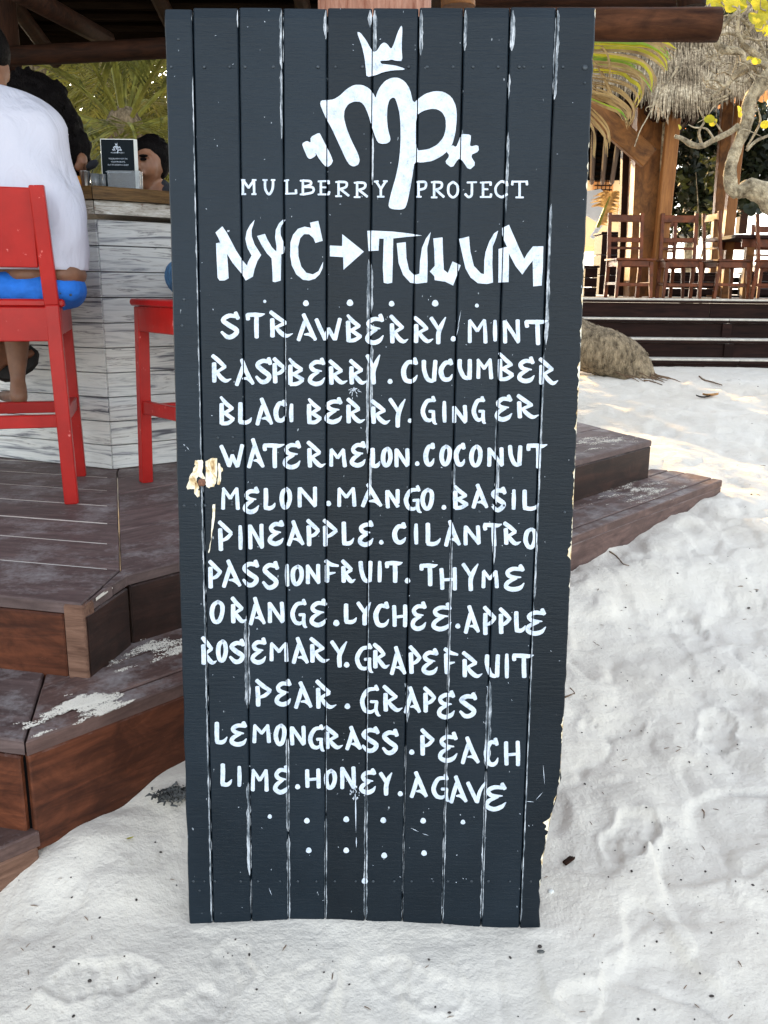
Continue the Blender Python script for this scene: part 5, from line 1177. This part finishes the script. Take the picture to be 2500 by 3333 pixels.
wchair('brown wooden chair facing out before the gap with bright background', xat(2213, 11.3), 11.36, math.pi-.08)
wchair('dark brown wooden chair standing behind the second chair from the left', xat(2160, 12.0), 12.1, math.pi+.05)
wchair('brown wooden chair seen from the side at the left end of the table', xat(2362, 11.35), 11.42, -math.pi/2+.12)
wchair('brown wooden chair at the right edge in front of the table', xat(2520, 11.2), 11.28, -math.pi/2-.35)
wchair('pale brown wooden chair on the far side of the table', xat(2500, 13.1), 13.1, math.pi)
tb = thing('dining_table', 'long dark wooden table at the right edge of the platform', 'table', (xat(2380, 11.6), 11.6, ZR))
m = MB(); m.beam((-.02, .45, .755), (2.4, .45, .755), .95, .045, bev=.004); m.obj('tabletop', M['resto'], tb)
for x in (.22, 2.0):
    for y in (.10, .8):
        m = MB(); m.beam((x, y, 0), (x, y, .73), .10, .10, up=(0, 1, 0), bev=.006); m.obj('leg', M['brown_post'], tb)
for y in (.06, .84):
    m = MB(); m.beam((.1, y, .68), (2.2, y, .68), .03, .10, bev=.004); m.obj('apron', M['chair'], tb)
# house behind on the left of the pavilion
hs = thing('beach_house', 'warm lit plaster house with an orange shuttered window, far behind the platform', 'house', ay(1960, 980, 26)); ho = hs.location
def flat(name, x0, y0, x1, y1, Y, d, mat, parent, bev=.0):
    a = ay(x0, y1, Y); b = ay(x1, y0, Y); m = MB(); m.box(((a.x+b.x)/2, Y+d/2, (a.z+b.z)/2), ((b.x-a.x)/2, d/2, (b.z-a.z)/2)); return m.obj(name, mat, parent, frame=Matrix.Translation(-parent.location))
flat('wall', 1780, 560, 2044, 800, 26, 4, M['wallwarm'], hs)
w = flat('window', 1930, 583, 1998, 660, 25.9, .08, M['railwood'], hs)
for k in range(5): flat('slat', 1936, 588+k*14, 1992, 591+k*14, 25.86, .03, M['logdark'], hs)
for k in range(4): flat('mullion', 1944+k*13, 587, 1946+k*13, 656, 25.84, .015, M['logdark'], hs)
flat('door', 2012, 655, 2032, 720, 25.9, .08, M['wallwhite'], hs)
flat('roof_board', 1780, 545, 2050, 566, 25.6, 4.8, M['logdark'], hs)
sh_t = thing('cloth_screen', 'pale cloth screen hanging in the gap just right of the sign', 'screen', ay(1950, 740, 16)); 
pts = [(1870, 622), (1915, 621), (1955, 615), (1985, 640), (1975, 700), (1952, 729), (1914, 705), (1870, 690)]
m = MB(); q = [ay(x, y, 16) for x, y in pts]; m.add(q+[p+Vector((0, .03, 0)) for p in q], [tuple(range(7, -1, -1)), tuple(range(8, 16))]+[(i, (i+1) % 8, 8+(i+1) % 8, 8+i) for i in range(8)])
m.obj('cloth', M['curtain'], sh_t, frame=Matrix.Translation(-sh_t.location))
m = MB(); m.tube([ay(1982, 690, 15.9), ay(1926, 775, 15.9)], .04, 8); m.obj('pole', M['curtain'], sh_t, frame=Matrix.Translation(-sh_t.location))
# balcony house far right
bh = thing('balcony_house', 'timber balcony with orange sunlit railing glimpsed under the thatch', 'house', ay(2300, 760, 28))
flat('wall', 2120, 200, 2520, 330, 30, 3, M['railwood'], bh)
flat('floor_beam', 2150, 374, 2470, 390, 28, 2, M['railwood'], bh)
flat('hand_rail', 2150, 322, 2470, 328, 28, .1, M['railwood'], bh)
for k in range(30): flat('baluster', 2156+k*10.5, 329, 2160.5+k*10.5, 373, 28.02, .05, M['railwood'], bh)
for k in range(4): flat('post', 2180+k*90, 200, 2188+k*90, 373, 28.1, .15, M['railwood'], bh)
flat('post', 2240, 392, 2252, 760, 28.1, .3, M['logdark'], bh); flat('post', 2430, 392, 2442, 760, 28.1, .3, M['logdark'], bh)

# ------------------------------------------------------------------ vegetation
def leafquad(m, c, r, rnd, asp=.55):
    d = Vector((rnd.gauss(0, 1), rnd.gauss(0, 1), rnd.gauss(0, .8))).normalized(); s = d.cross(Vector((rnd.gauss(0, 1), rnd.gauss(0, 1), rnd.gauss(0, 1)))).normalized()
    m.add([c-d*r, c+s*r*asp, c+d*r, c-s*r*asp], [(0, 1, 2, 3)])
def crown(name, blobs, n, r, mat, parent, seed):
    rnd = random.Random(seed); m = MB(); tot = sum(b[1][0]*b[1][2] for b in blobs)
    for c, R in blobs:
        c = Vector(c); k = int(n*R[0]*R[2]/tot)
        for _ in range(k):
            u = Vector((rnd.gauss(0, 1), rnd.gauss(0, 1), rnd.gauss(0, 1))).normalized()*rnd.uniform(.35, 1)**.6
            p = c+Vector((u.x*R[0], u.y*R[1], u.z*R[2])); 
            if noise.noise(p*1.3+Vector((seed, 0, 0))) < -.22: continue
            leafquad(m, p, r*rnd.uniform(.6, 1.3), rnd)
    return m.obj(name, mat, parent, frame=Matrix.Translation(-parent.location))
def frond_mesh(m, ms, base, d0, L, droop, nl, ll, lw, rnd, hang=.5, w0=.022):
    """rachis into ms, leaflets into m"""
    d = Vector(d0).normalized(); p = Vector(base); pts = [p.copy()]; N = 14
    for k in range(N):
        d = (d+Vector((0, 0, -droop*(.3+k/N)/N*2))).normalized(); p = p+d*L/N; pts.append(p.copy())
    ms.tube(pts, [w0*(1-.85*k/N) for k in range(N+1)], 5)
    for i in range(nl):
        t = .16+.84*i/nl; f = t*N; k = min(N-1, int(f)); c = pts[k].lerp(pts[k+1], f-k); dr = (pts[k+1]-pts[k]).normalized()
        side = dr.cross(Vector((0, 0, 1))); side = side.normalized() if side.length > .1 else Vector((1, 0, 0))
        l = ll*math.sin(math.pi*min(1, .25+.72*t))**.7*rnd.uniform(.85, 1.1)
        for s in (-1, 1):
            v = (side*s*.8+dr*.75+Vector((rnd.gauss(0, .08), rnd.gauss(0, .08), rnd.gauss(.1, .1)))).normalized()
            q = [c, c+v*l*.35, c+v*l*.7+Vector((0, 0, -l*hang*.22)), c+v*l*.92+Vector((0, 0, -l*hang*.55))]
            m.ribbon(q, [lw*.5, lw, lw*.8, lw*.1], Vector((dr.x*.3, dr.y*.3, 1))+side*s*.3)
def palm(label, base, top, nf, L, seed, mat='palm', ll=.55, lw=.028, spread=(0, 2*math.pi), lab2=None, nl=46, zmin=-.25):
    t = thing('coconut_palm', label, 'palm tree', base, 0, 'coconut palms behind the bar'); rnd = random.Random(seed)
    b = Vector(base); tp = Vector(top); m = MB(); pts = [b.lerp(tp, k/10)+Vector((.1*math.sin(k*.3), 0, 0)) for k in range(11)]
    m.tube(pts, [.16-.05*k/10+.006*(k % 2) for k in range(11)], 12); m.obj('trunk', M['bark'], t, frame=Matrix.Translation(-b))
    m = MB(); m.sphere(pts[-1], (.17, .17, .22), 12, 8); m.obj('fibre_sheath', M['fibre'], t, frame=Matrix.Translation(-b), smooth=True)
    for k in range(nf):
        a = spread[0]+(spread[1]-spread[0])*(k+rnd.random()*.7)/nf; el = rnd.uniform(zmin, 1.35)
        d = Vector((math.cos(a)*math.cos(el), math.sin(a)*math.cos(el), math.sin(el)))
        ml, mr = MB(), MB(); frond_mesh(ml, mr, pts[-1]+d*.08, d, L*rnd.uniform(.8, 1.1), rnd.uniform(.8, 1.7), nl, ll, lw, rnd, .6)
        st = mr.obj('frond_stalk', M['rachis'], t, frame=Matrix.Translation(-b)); fr = ml.obj('leaflets', M[mat], st)
        tag(fr, kind='stuff')
    return t
c = ay(402, 432, 8.2); palm('coconut palm with yellow green frond stalks fanning up just behind the menu cards', (c.x+.25, 8.5, .4), tuple(c), 30, 2.3, 21, ll=.62, nl=52)
c = ay(120, 250, 12.5); palm('coconut palm far behind the white shirt, crown left of the nearer palm', (c.x-.8, 12.5, .4), tuple(c), 24, 3.2, 22, ll=.8, lw=.036)
c = ay(640, 200, 11.5); palm('coconut palm half hidden behind the upper left edge of the sign', (c.x+.4, 11.5, .4), tuple(c), 24, 3.0, 23, ll=.75, lw=.034)
c = ay(330, 60, 15); palm('tall coconut palm furthest back, crown hidden under the bar roof edge', (c.x, 15, .4), tuple(c), 22, 3.6, 24, ll=.85, lw=.04)
def tree(name, label, cat, base, blobs, n, r, mat, seed, trunkr=.15, group=None):
    t = thing(name, label, cat, base, 0, group); b = Vector(base); m = MB()
    tp = Vector(blobs[0][0]); m.tube([b.lerp(tp, k/6)+Vector((.12*math.sin(k), .05*k % .1, 0)) for k in range(7)], [trunkr*(1-.1*k) for k in range(7)], 8); 
    for q in blobs[1:]: m.tube([b.lerp(tp, .6), b.lerp(tp, .8).lerp(Vector(q[0]), .5), Vector(q[0])], [trunkr*.5, trunkr*.35, trunkr*.15], 6)
    m.obj('trunk', M['bark'], t, frame=Matrix.Translation(-b)); crown('crown', blobs, n, r, M[mat], t, seed); return t
def P(x, y, Y): return tuple(ay(x, y, Y))
tree('bushy_tree', 'dark green bushes filling the background low behind the bar', 'tree', (-6.5, 17, .4), [(P(120, 540, 17), (2.2, 1, .9)), (P(330, 600, 16), (1.4, 1, .8)), (P(-200, 400, 17), (2.5, 1, 2.2)), (P(560, 520, 17), (1.0, 1, 1.3))], 7000, .10, 'leafmid', 31)
tree('bushy_tree', 'yellow green leafy tree high in the background behind the bar palms', 'tree', (-5.2, 19, .4), [(P(350, 180, 19), (2.3, 1, 1.5)), (P(80, 120, 19), (2.2, 1, 1.5)), (P(620, 300, 19), (1.5, 1, 1.8)), (P(250, 300, 20), (1.6, 1, .8))], 6500, .12, 'leafmid', 32)
# dark foliage behind the pavilion
bl = [(P(2290, 520, 17.5), (1.25, .8, .95)), (P(2230, 660, 17), (.75, .8, .75)), (P(2420, 470, 18), (1.0, .8, .75)), (P(2480, 560, 17), (.5, .6, .7)), (P(2230, 440, 18), (.9, .8, .5)), (P(2330, 640, 17), (.55, .6, .55))]
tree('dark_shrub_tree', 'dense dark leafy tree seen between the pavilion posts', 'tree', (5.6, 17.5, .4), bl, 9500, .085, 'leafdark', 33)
bl = [(P(2290, 720, 15.5), (.28, .3, .25)), (P(2265, 560, 15.5), (.5, .3, .3)), (P(2350, 600, 15.6), (.3, .3, .5))]
tree('small_shrub', 'sparse yellowish shrub catching light behind the second chair', 'shrub', (5.2, 15.5, .5), bl, 420, .07, 'leafmid', 34, .03)
# trees added out of sight, left and behind the sign, to block the sun
SHD = [('broad leafy tree added out of view left of the bar to shade the deck', (-7.4, 7.3, .3), [((-7.0, 6.9, 3.0), (2.1, 1.3, 1.7)), ((-5.9, 6.2, 2.5), (1.0, 1.0, 1.2)), ((-8.4, 8.0, 3.4), (1.6, 1.4, 1.6))])]
tree('shade_tree', 'broad leafy tree added unseen behind the sign, filtering the low sun', 'tree', (-.4, 14.4, .4), [((-.4, 14.2, 3.0), (1.5, .9, 1.5)), ((-1.9, 14.3, 2.6), (1.2, .9, 1.4)), ((1.0, 14.0, 2.7), (1.3, .9, 1.4)), ((-.2, 13.9, 4.4), (1.8, .8, 1.0)), ((2.0, 14.0, 4.0), (1.0, .8, 1.0))], 5200, .10, 'leafmid', 51, .14)
for i, (lab, b, bl) in enumerate(SHD):
    tree('shade_tree', lab, 'tree', b, bl, 9000, .17, 'leafmid', 41+i, .2)

# sea grape tree with bare pale branches at the upper right
YT = 7.2; sg = thing('sea_grape_tree', 'pale barked twisted tree with bare branches and a few yellow green leaves, upper right', 'tree', ay(2560, 1150, YT)); sgo = sg.location
KT = YT/2900
def br(name, pts, ws, mat='bark', n=10, dy=0, jit=.08):
    P3 = catmull([Vector((*ay(p[0], p[1], YT+dy+(p[2] if len(p) > 2 else 0)), )) for p in pts], 6); k = len(P3)
    W = [ws[0]+(ws[-1]-ws[0])*i/(k-1) if len(ws) == 2 else float(np.interp(i/(k-1), np.linspace(0, 1, len(ws)), ws)) for i in range(k)]
    m = MB(); m.tube([p-sgo for p in P3], [w*KT/2*(1+.16*noise.noise(p*9)) for w, p in zip(W, P3)], n, jit=jit); return m.obj(name, M[mat], sg, smooth=True)
br('trunk', [(2760, 1190), (2700, 950), (2620, 790), (2530, 665), (2450, 615), (2398, 628)], [130, 120, 105, 84, 58, 42], n=14)
br('trunk', [(2398, 640), (2380, 610), (2378, 545), (2402, 470), (2430, 400), (2440, 330), (2478, 275), (2530, 220)], [24, 40, 37, 37, 36, 40, 46, 46], n=14)
br('branch', [(2405, 410), (2372, 432), (2325, 455), (2285, 475), (2250, 470), (2222, 452), (2196, 443)], [21, 18, 17, 18, 18, 14, 12])
BR = [([(2480, 270), (2500, 220), (2440, 205), (2400, 235), (2360, 280), (2330, 262), (2290, 262)], [30, 20, 18, 16, 10, 6, 3]),
 ([(2500, 215), (2450, 170), (2415, 140), (2440, 90), (2470, 40), (2490, -20)], [26, 22, 18, 16, 14, 10]), ([(2420, 205), (2410, 170), (2350, 160), (2330, 120), (2365, 70), (2410, 30)], [16, 20, 26, 18, 14, 8]),
 ([(2330, 120), (2370, 108), (2410, 120), (2470, 130), (2520, 128)], [8, 8, 8, 6, 5]), ([(2510, 230), (2480, 208), (2440, 225), (2380, 262), (2345, 290), (2300, 282)], [28, 18, 14, 10, 6, 4]),
 ([(2345, 290), (2310, 318), (2292, 330)], [7, 5, 3]), ([(2360, 280), (2380, 300), (2340, 322), (2300, 332), (2288, 326)], [6, 6, 5, 4, 3]), ([(2470, 130), (2490, 180), (2500, 260)], [8, 8, 8]),
 ([(2415, 140), (2400, 100), (2405, 40), (2395, -10)], [14, 12, 10, 8]), ([(2440, 90), (2410, 60), (2370, 50), (2340, 60)], [10, 8, 6, 4]), ([(2285, 475), (2275, 430), (2292, 395), (2280, 365), (2272, 345)], [10, 8, 7, 5, 3]),
 ([(2325, 455), (2300, 420), (2260, 415), (2240, 405)], [7, 6, 4, 2]), ([(2350, 430), (2320, 390), (2290, 380)], [6, 4, 3]), ([(2430, 480), (2460, 430), (2475, 390), (2462, 340)], [6, 7, 6, 4]), ([(2430, 490), (2460, 460), (2500, 442)], [10, 9, 8]),
 ([(2300, 262), (2320, 285), (2350, 292)], [3, 4, 6]), ([(2285, 250), (2300, 272), (2330, 282)], [3, 4, 5]), ([(2350, 160), (2320, 190), (2300, 200), (2285, 215)], [8, 6, 4, 2]), ([(2380, 262), (2400, 190), (2390, 160)], [6, 8, 8]), ([(2440, 205), (2470, 240), (2500, 250)], [9, 9, 10]),
 ([(2400, 440), (2420, 420), (2480, 445)], [5, 4, 2]), ([(2370, 320), (2330, 340), (2300, 380), (2270, 400)], [5, 4, 3, 2])]
for i, (p, w_) in enumerate(BR): br('branch', [(a, b, .12*math.sin(i*2.1)) for a, b in p], w_, n=7, jit=.05)
rnd = random.Random(5)
for i in range(90):
    x, y = rnd.uniform(2300, 2510), rnd.uniform(-10, 290); a = rnd.uniform(0, 6.28); L = rnd.uniform(25, 70); br('twig', [(x, y), (x+L*.5*math.cos(a), y+L*.5*math.sin(a)+4), (x+L*math.cos(a+.5), y+L*math.sin(a+.5))], [4.5, 3.5, 1.5], n=4, dy=rnd.uniform(-.3, .3))
ml = MB()
def rleaf(m, x, y, r, Y, rnd):
    c = ay(x, y, Y)-sgo; nrm = Vector((rnd.gauss(0, .5), -1, rnd.gauss(0, .5))).normalized(); u = nrm.cross(Vector((0, 0, 1))).normalized(); v = u.cross(nrm); R = r*KT
    m.add([c]+[c+(u*math.cos(t)+v*math.sin(t)*.88)*R+nrm*R*.15*math.cos(2*t) for t in [k*math.pi/5 for k in range(10)]], [(0, 1+k, 1+(k+1) % 10) for k in range(10)])
for x, y, r in [(2455, 58, 22), (2475, 82, 20), (2490, 45, 22), (2500, 20, 24), (2380, 12, 26), (2405, 22, 24), (2365, -2, 24), (2430, 2, 20), (2442, 195, 14), (2458, 198, 12), (2470, 200, 9), (2470, 10, 22), (2500, 100, 18), (2310, 388, 16), (2322, 398, 14), (2406, 355, 12), (2408, 372, 10), (2490, 405, 14), (2212, 413, 9), (2330, 8, 18), (2300, -4, 18), (2230, 22, 18), (2175, 26, 22), (2150, 24, 20), (2190, 30, 18), (2340, 22, 14), (2060, 28, 14), (2100, 24, 16), (1990, 30, 12), (2020, 27, 14)]:
    m = MB(); rleaf(m, x, y, r, YT-.3+rnd.uniform(0, .5), rnd); m.obj('leaf', M['leafyellow'], sg)
for x, y, r in [(2440, 678, 22), (2455, 672, 20), (2470, 684, 16), (2335, 52, 20), (2370, 38, 18), (2345, 80, 18), (2445, 690, 16)]:
    m = MB(); rleaf(m, x, y, r, YT+.3, rnd); m.obj('leaf', M['leafdark'], sg)

# arching palm frond leaflets right of the sign
pf = thing('palm_frond', 'arching yellowing palm frond with long drooping leaflets beside the right sign edge', 'palm frond', ay(1860, 260, 4.4)); pfo = pf.location
CZ = [('g', [(150, 270), (500, 262), (900, 290), (1130, 300), (1400, 420), (1600, 580)]), ('y', [(150, 330), (900, 345), (1280, 400), (1480, 600), (1510, 780)]), ('y', [(150, 380), (880, 400), (1190, 480), (1400, 620), (1500, 760)]), ('y', [(150, 450), (700, 510), (1040, 590), (1220, 760), (1260, 900), (1260, 1060)]),
 ('d', [(150, 500), (600, 525), (1080, 640), (1250, 800), (1330, 920), (1310, 1090)]), ('g', [(150, 640), (700, 700), (1000, 820), (1150, 950), (1260, 1150)]), ('d', [(150, 700), (600, 760), (950, 850), (1100, 960), (1120, 1090), (1080, 1200)]), ('y', [(150, 790), (700, 830), (900, 960), (1050, 1060), (1080, 1200), (980, 1400)]),
 ('d', [(150, 870), (600, 960), (850, 1050), (990, 1200), (950, 1400)]), ('d', [(150, 990), (600, 1080), (830, 1230), (940, 1400), (950, 1560), (860, 1720)]), ('d', [(150, 1040), (500, 1150), (750, 1300), (880, 1440), (890, 1600)]), ('d', [(150, 1100), (560, 1230), (760, 1370), (860, 1500), (840, 1680)]), ('d', [(150, 1170), (560, 1330), (760, 1480), (850, 1720)]),
 ('g', [(150, 1220), (500, 1370), (700, 1450), (810, 1600)]), ('d', [(250, 230), (450, 420), (530, 600), (560, 950)]), ('d', [(220, 500), (450, 900), (560, 1200), (620, 1300)]), ('d', [(150, 1380), (430, 1650), (540, 1850), (540, 2050)]), ('d', [(150, 1500), (400, 1800), (470, 1950), (480, 2200)]), ('d', [(150, 1600), (290, 1850), (290, 2250)]),
 ('g', [(600, 215), (1300, 260), (1450, 380), (1560, 560)]), ('y', [(800, 200), (1400, 270), (1640, 400)]), ('g', [(150, 230), (700, 240), (1000, 250), (1250, 330)]), ('g', [(150, 560), (500, 600), (800, 640), (1000, 720)])]
rnd = random.Random(8)
for k, (c_, pts) in enumerate(CZ):
    for r_ in range(4):
        dx, dy = (0, 0) if r_ == 0 else (rnd.uniform(-60, 60), rnd.uniform(-55, 55)); Y = 4.4+rnd.uniform(-.3, .3)
        P3 = catmull([ay(1880+(x+dx*(i/len(pts)))/5.18, 80+(y+dy)/5.18, Y)-pfo for i, (x, y) in enumerate(pts)], 5); n_ = len(P3)
        w_ = (15 if c_ in 'gy' else 8)*4.4/2900/1.6*(.75+.5*rnd.random()); m = MB()
        m.ribbon(P3, [w_*(.5+.7*math.sin(math.pi*min(1, i/n_*1.1+.05)))*(1 if i < n_*.75 else (1-i/n_)*3.2+.15) for i in range(n_)], Vector((.2, -1, .5)))
        m.obj('leaflet', M[{'g': 'palm_green', 'y': 'palm_yellow', 'd': 'palm_dry'}[c_ if r_ < 2 else 'd']], pf)
m = MB(); m.tube(catmull([ay(x, y, 4.5)-pfo for x, y in ((1700, 90), (1800, 200), (1850, 330), (1870, 480))], 5), [.02]*15+[.012], 8); m.obj('stalk', M['rachis'], pf, smooth=True)
dt = thing('hanging_twig', 'long pale bare twig hanging down in front of the thick pavilion post', 'twig', ay(2100, 380, 6.6)); do = dt.location
for p, w_ in (([(1700, 700), (1590, 880), (1450, 1080), (1330, 1280), (1180, 1560), (1050, 1800), (960, 2060)], (.008, .003)), ([(1330, 1290), (1380, 1400), (1440, 1500)], (.004, .002)), ([(1260, 1370), (1180, 1390), (1150, 1430), (1170, 1465)], (.004, .002)), ([(1470, 990), (1400, 995), (1380, 1040), (1395, 1090)], (.004, .002))):
    P3 = catmull([ay(1880+x/5.18, 80+y/5.18, 6.6)-do for x, y in p], 5); m = MB(); m.tube(P3, [w_[0]+(w_[1]-w_[0])*i/len(P3) for i in range(len(P3))], 5, jit=.15); m.obj('branch', M['bark'], dt)
# small pale frond in the gap
pf2 = thing('palm_frond', 'small pale sunlit palm frond hanging by the cloth screen', 'palm frond', ay(1950, 740, 14)); po2 = pf2.location
m = MB(); m.tube([ay(1945, 740, 14)-po2, ay(1968, 680, 14)-po2, ay(1985, 640, 14)-po2], [.03, .02, .01], 6); m.obj('stalk', M['rachis'], pf2)
for k in range(26):
    y = 628+k*4.2; x = 1985-(y-640)*.42; m = MB(); L = rnd.uniform(30, 55)
    for s in (1, -1) if k < 12 else (1,): m.ribbon([ay(x, y, 14)-po2, ay(x+s*L*.5, y-L*.14, 14)-po2, ay(x+s*L, y-L*.10+4, 14)-po2], [.03, .035, .008], Vector((0, -1, .3)))
    m.obj('leaflet', M['palm_dry'], pf2)

# leaning palm trunk foot with roots
pt = thing('leaning_palm', 'fibrous foot of a leaning palm trunk rooted in the sand beside the sign', 'palm trunk', ay(2040, 1205, 9.0)); pto = pt.location
m = MB(); P3 = catmull([ay(x, y, Y) for x, y, Y in ((2075, 1262, 8.9), (2040, 1190, 9.0), (1975, 1150, 9.0), (1890, 1120, 9.1), (1800, 1040, 9.2), (1740, 900, 9.3), (1700, 600, 9.4), (1690, 200, 9.4))], 6)
Wt = np.interp(np.linspace(0, 1, len(P3)), [0, .14, .28, .42, .57, 1], [.20, .225, .235, .235, .19, .13])
m.tube([p-pto for p in P3], list(Wt), 26, jit=.03); m.obj('trunk', M['fibre'], pt, smooth=True)
rnd = random.Random(12); m = MB()
for k in range(700):
    f = rnd.uniform(.03, .5)*(len(P3)-1); i = int(f); c = P3[i].lerp(P3[i+1], f-i); d = (P3[i+1]-P3[i]).normalized(); a = rnd.uniform(0, 6.28)
    u = d.cross(Vector((0, 1, 0))).normalized(); v = u.cross(d); r = float(np.interp(f/(len(P3)-1), np.linspace(0, 1, len(P3)), Wt)); o_ = (u*math.cos(a)+v*math.sin(a))
    tng = d.cross(o_); q = c+o_*(r+.001); L = rnd.uniform(.04, .13); w2 = (tng*.8+d*rnd.uniform(-.5, .5)).normalized()
    m.ribbon([q-pto, q+w2*L*.5+o_*.001-pto, q+w2*L-o_*(L*L*.5/r+.004)-pto], [.006, .008, .002], o_)
tag(m.obj('bark_fibre', M['fibre'], pt), kind='stuff')
for k in range(26):
    a = rnd.uniform(-.3, 1.2); L = rnd.uniform(.15, .5); x0, y0 = 2040+rnd.uniform(-60, 50), 1206; c = ay(x0, y0, 8.95-rnd.uniform(0, .1)); pts = []
    for j in range(6):
        q = c+Vector((math.cos(a), -abs(math.sin(a)), 0))*L*j/5; q.z = sh(q.x, q.y)+.012-.02*(j == 5)+.09*(1-j/5)**2; pts.append(q-pto)
    m = MB(); m.tube(pts, [.010, .007, .006, .005, .004, .002], 5, jit=.2); m.obj('root', M['twig'], pt)

# ------------------------------------------------------------------ things lying on the sand
rnd = random.Random(77); md = MB(); md2 = MB()
for k in range(320):
    if rnd.random() < .75: x, y = rnd.uniform(1880, 2500), 1215+(3333-1215)*rnd.random()**1.15
    else: x, y = rnd.uniform(20, 1880), rnd.uniform(2560, 3320)
    if 600 < x < 1770 and y < 3040: continue
    if x < 600 and y < 2720: continue
    if y < 1830 and x < 2360: continue
    q = onsand(x, y); s = rnd.uniform(.0009, .0032)*(1 if y > 2000 else 1.7); a = rnd.uniform(0, 6.28); d = Vector((math.cos(a), math.sin(a), .1))
    if rnd.random() < .55: md.sphere(q+Vector((0, 0, s*.4)), (s*rnd.uniform(.8, 1.8), s, s*.7), 6, 4, Matrix.Rotation(a, 3, 'Z'))
    else: md2.tube([q, q+d*s*3+Vector((0, 0, .001)), q+d*s*6], [s*.35, s*.4, s*.2], 4)
tag(md.obj('sand_debris', M['debris']), kind='stuff'); tag(md2.obj('sand_litter', M['twig']), kind='stuff')
def lay_twig(label, pts, r, mat='twig', nm='twig', cat='twig'):
    P3 = [onsand(x, y)+Vector((0, 0, r*.7)) for x, y in pts]; c = P3[0].copy(); P3 = catmull([p-c for p in P3], 4); m = MB(); m.tube(P3, [r*(1-.6*i/len(P3)) for i in range(len(P3))], 6, jit=.2)
    o = m.obj(nm, M[mat], None, smooth=True); o.location = c; tag(o, label, cat)
lay_twig('thin brown twig curved on the sand below the right hand step', [(1984, 1796), (2006, 1812), (2022, 1830), (2030, 1838), (2048, 1843)], .0035)
lay_twig('long dark root lying on the sand in front of the platform', [(2276, 1228), (2290, 1238), (2320, 1246), (2350, 1256)], .010)
lay_twig('short dark twig near the palm trunk foot', [(2095, 1240), (2120, 1244), (2155, 1254)], .009)
lay_twig('small bent reddish stick touching the right edge of the sign', [(1836, 2272), (1862, 2262), (1870, 2258), (1856, 2240)], .0028)
lay_twig('pale bent grass stalk on the sand at the right', [(2285, 2636), (2292, 2645), (2291, 2664)], .0018)
def lay_leaf(label, x, y, L, w_, ang, mat, cat='leaf', curl=.3):
    c = onsand(x, y); m = MB(); d = Vector((math.cos(ang), math.sin(ang), 0)); s = Vector((-d.y, d.x, 0)); V = []
    for i in range(9):
        t = i/8; ww = w_*math.sin(math.pi*(t*.92+.04))**.8
        for j in (-1, 0, 1): V.append(d*(t-.5)*L+s*ww*j*.5+Vector((0, 0, .004+curl*w_*(j*j)*.8+curl*L*.25*(2*t-1)**2)))
    m.add(V, [(3*i+j, 3*i+j+1, 3*i+j+4, 3*i+j+3) for i in range(8) for j in (0, 1)]); o = m.obj('fallen_leaf', M[mat], None, smooth=True); o.location = c; tag(o, label, cat)
lay_leaf('curled orange brown leaf on the sand in front of the platform', 2312, 1291, .15, .07, .2, 'brownleaf')
lay_leaf('dark dry leaf beside the curled orange brown one', 2288, 1296, .12, .03, -.2, 'debris', curl=.5)
lay_leaf('small yellowish leaf on the sand between the steps and the sign', 424, 2734, .016, .006, .5, 'palm_yellow')
# wood chip
c = onsand(1850, 2806); t = thing('wood_chip', 'dark grooved splinter of wood lying right of the sign', 'wood chip', c, .75)
for k in range(3):
    m = MB(); m.beam((-.017+.001*k, (k-1)*.0042, .004), (.018-.002*k, (k-1)*.0042, .0055), .004, .006, bev=.0008); m.obj('splinter', M['logdark'], t)
c = onsand(1757, 3083); m = MB(); m.sphere((0, 0, .002), (.0045, .0045, .003), 8, 6); o = m.obj('pebble', M['debris'], None, smooth=True); o.location = c; tag(o, 'dark round pebble just below the sign', 'pebble')
c = onsand(1760, 3100); m = MB(); m.sphere((0, 0, .002), (.0085, .005, .003), 7, 5); o = m.obj('pebble', M['seaweed'], None); o.location = c; tag(o, 'flat greyish pebble under the dark round one', 'pebble')
c = onsand(292, 3195); m = MB(); m.sphere((0, 0, .002), (.0042, .0036, .003), 6, 5); o = m.obj('pebble', M['debris'], None); o.location = c; tag(o, 'black pebble in the shoe print at lower left', 'pebble')
c = onsand(1793, 2903); m = MB(); m.sphere((0, 0, .001), (.0075, .006, .004), 12, 8); o = m.obj('sea_shell', M['cardw'], None, smooth=True); o.location = c; tag(o, 'small white shell right of the sign foot', 'shell')
# seaweed clump behind the left edge
c = onsand(565, 2600); m = MB(); rnd = random.Random(3)
for k in range(260):
    a = rnd.uniform(0, 6.28); r = abs(rnd.gauss(0, .018)); p = c+Vector((r*math.cos(a)*1.3, r*math.sin(a)*.8, .004+rnd.uniform(0, .016))); b = rnd.uniform(0, 6.28); L = rnd.uniform(.005, .014)
    m.ribbon([p-c, p-c+Vector((math.cos(b)*L, math.sin(b)*L, rnd.uniform(0, .008))), p-c+Vector((math.cos(b+.7)*L*1.8, math.sin(b+.7)*L*1.8, 0))], [.003, .008, .004], Vector((rnd.gauss(0, .6), rnd.gauss(0, .6), 1)))
o = m.obj('seaweed_clump', M['seaweed']); o.location = c; tag(o, 'dry grey black clump of seaweed on the sand behind the left edge of the sign', 'seaweed')
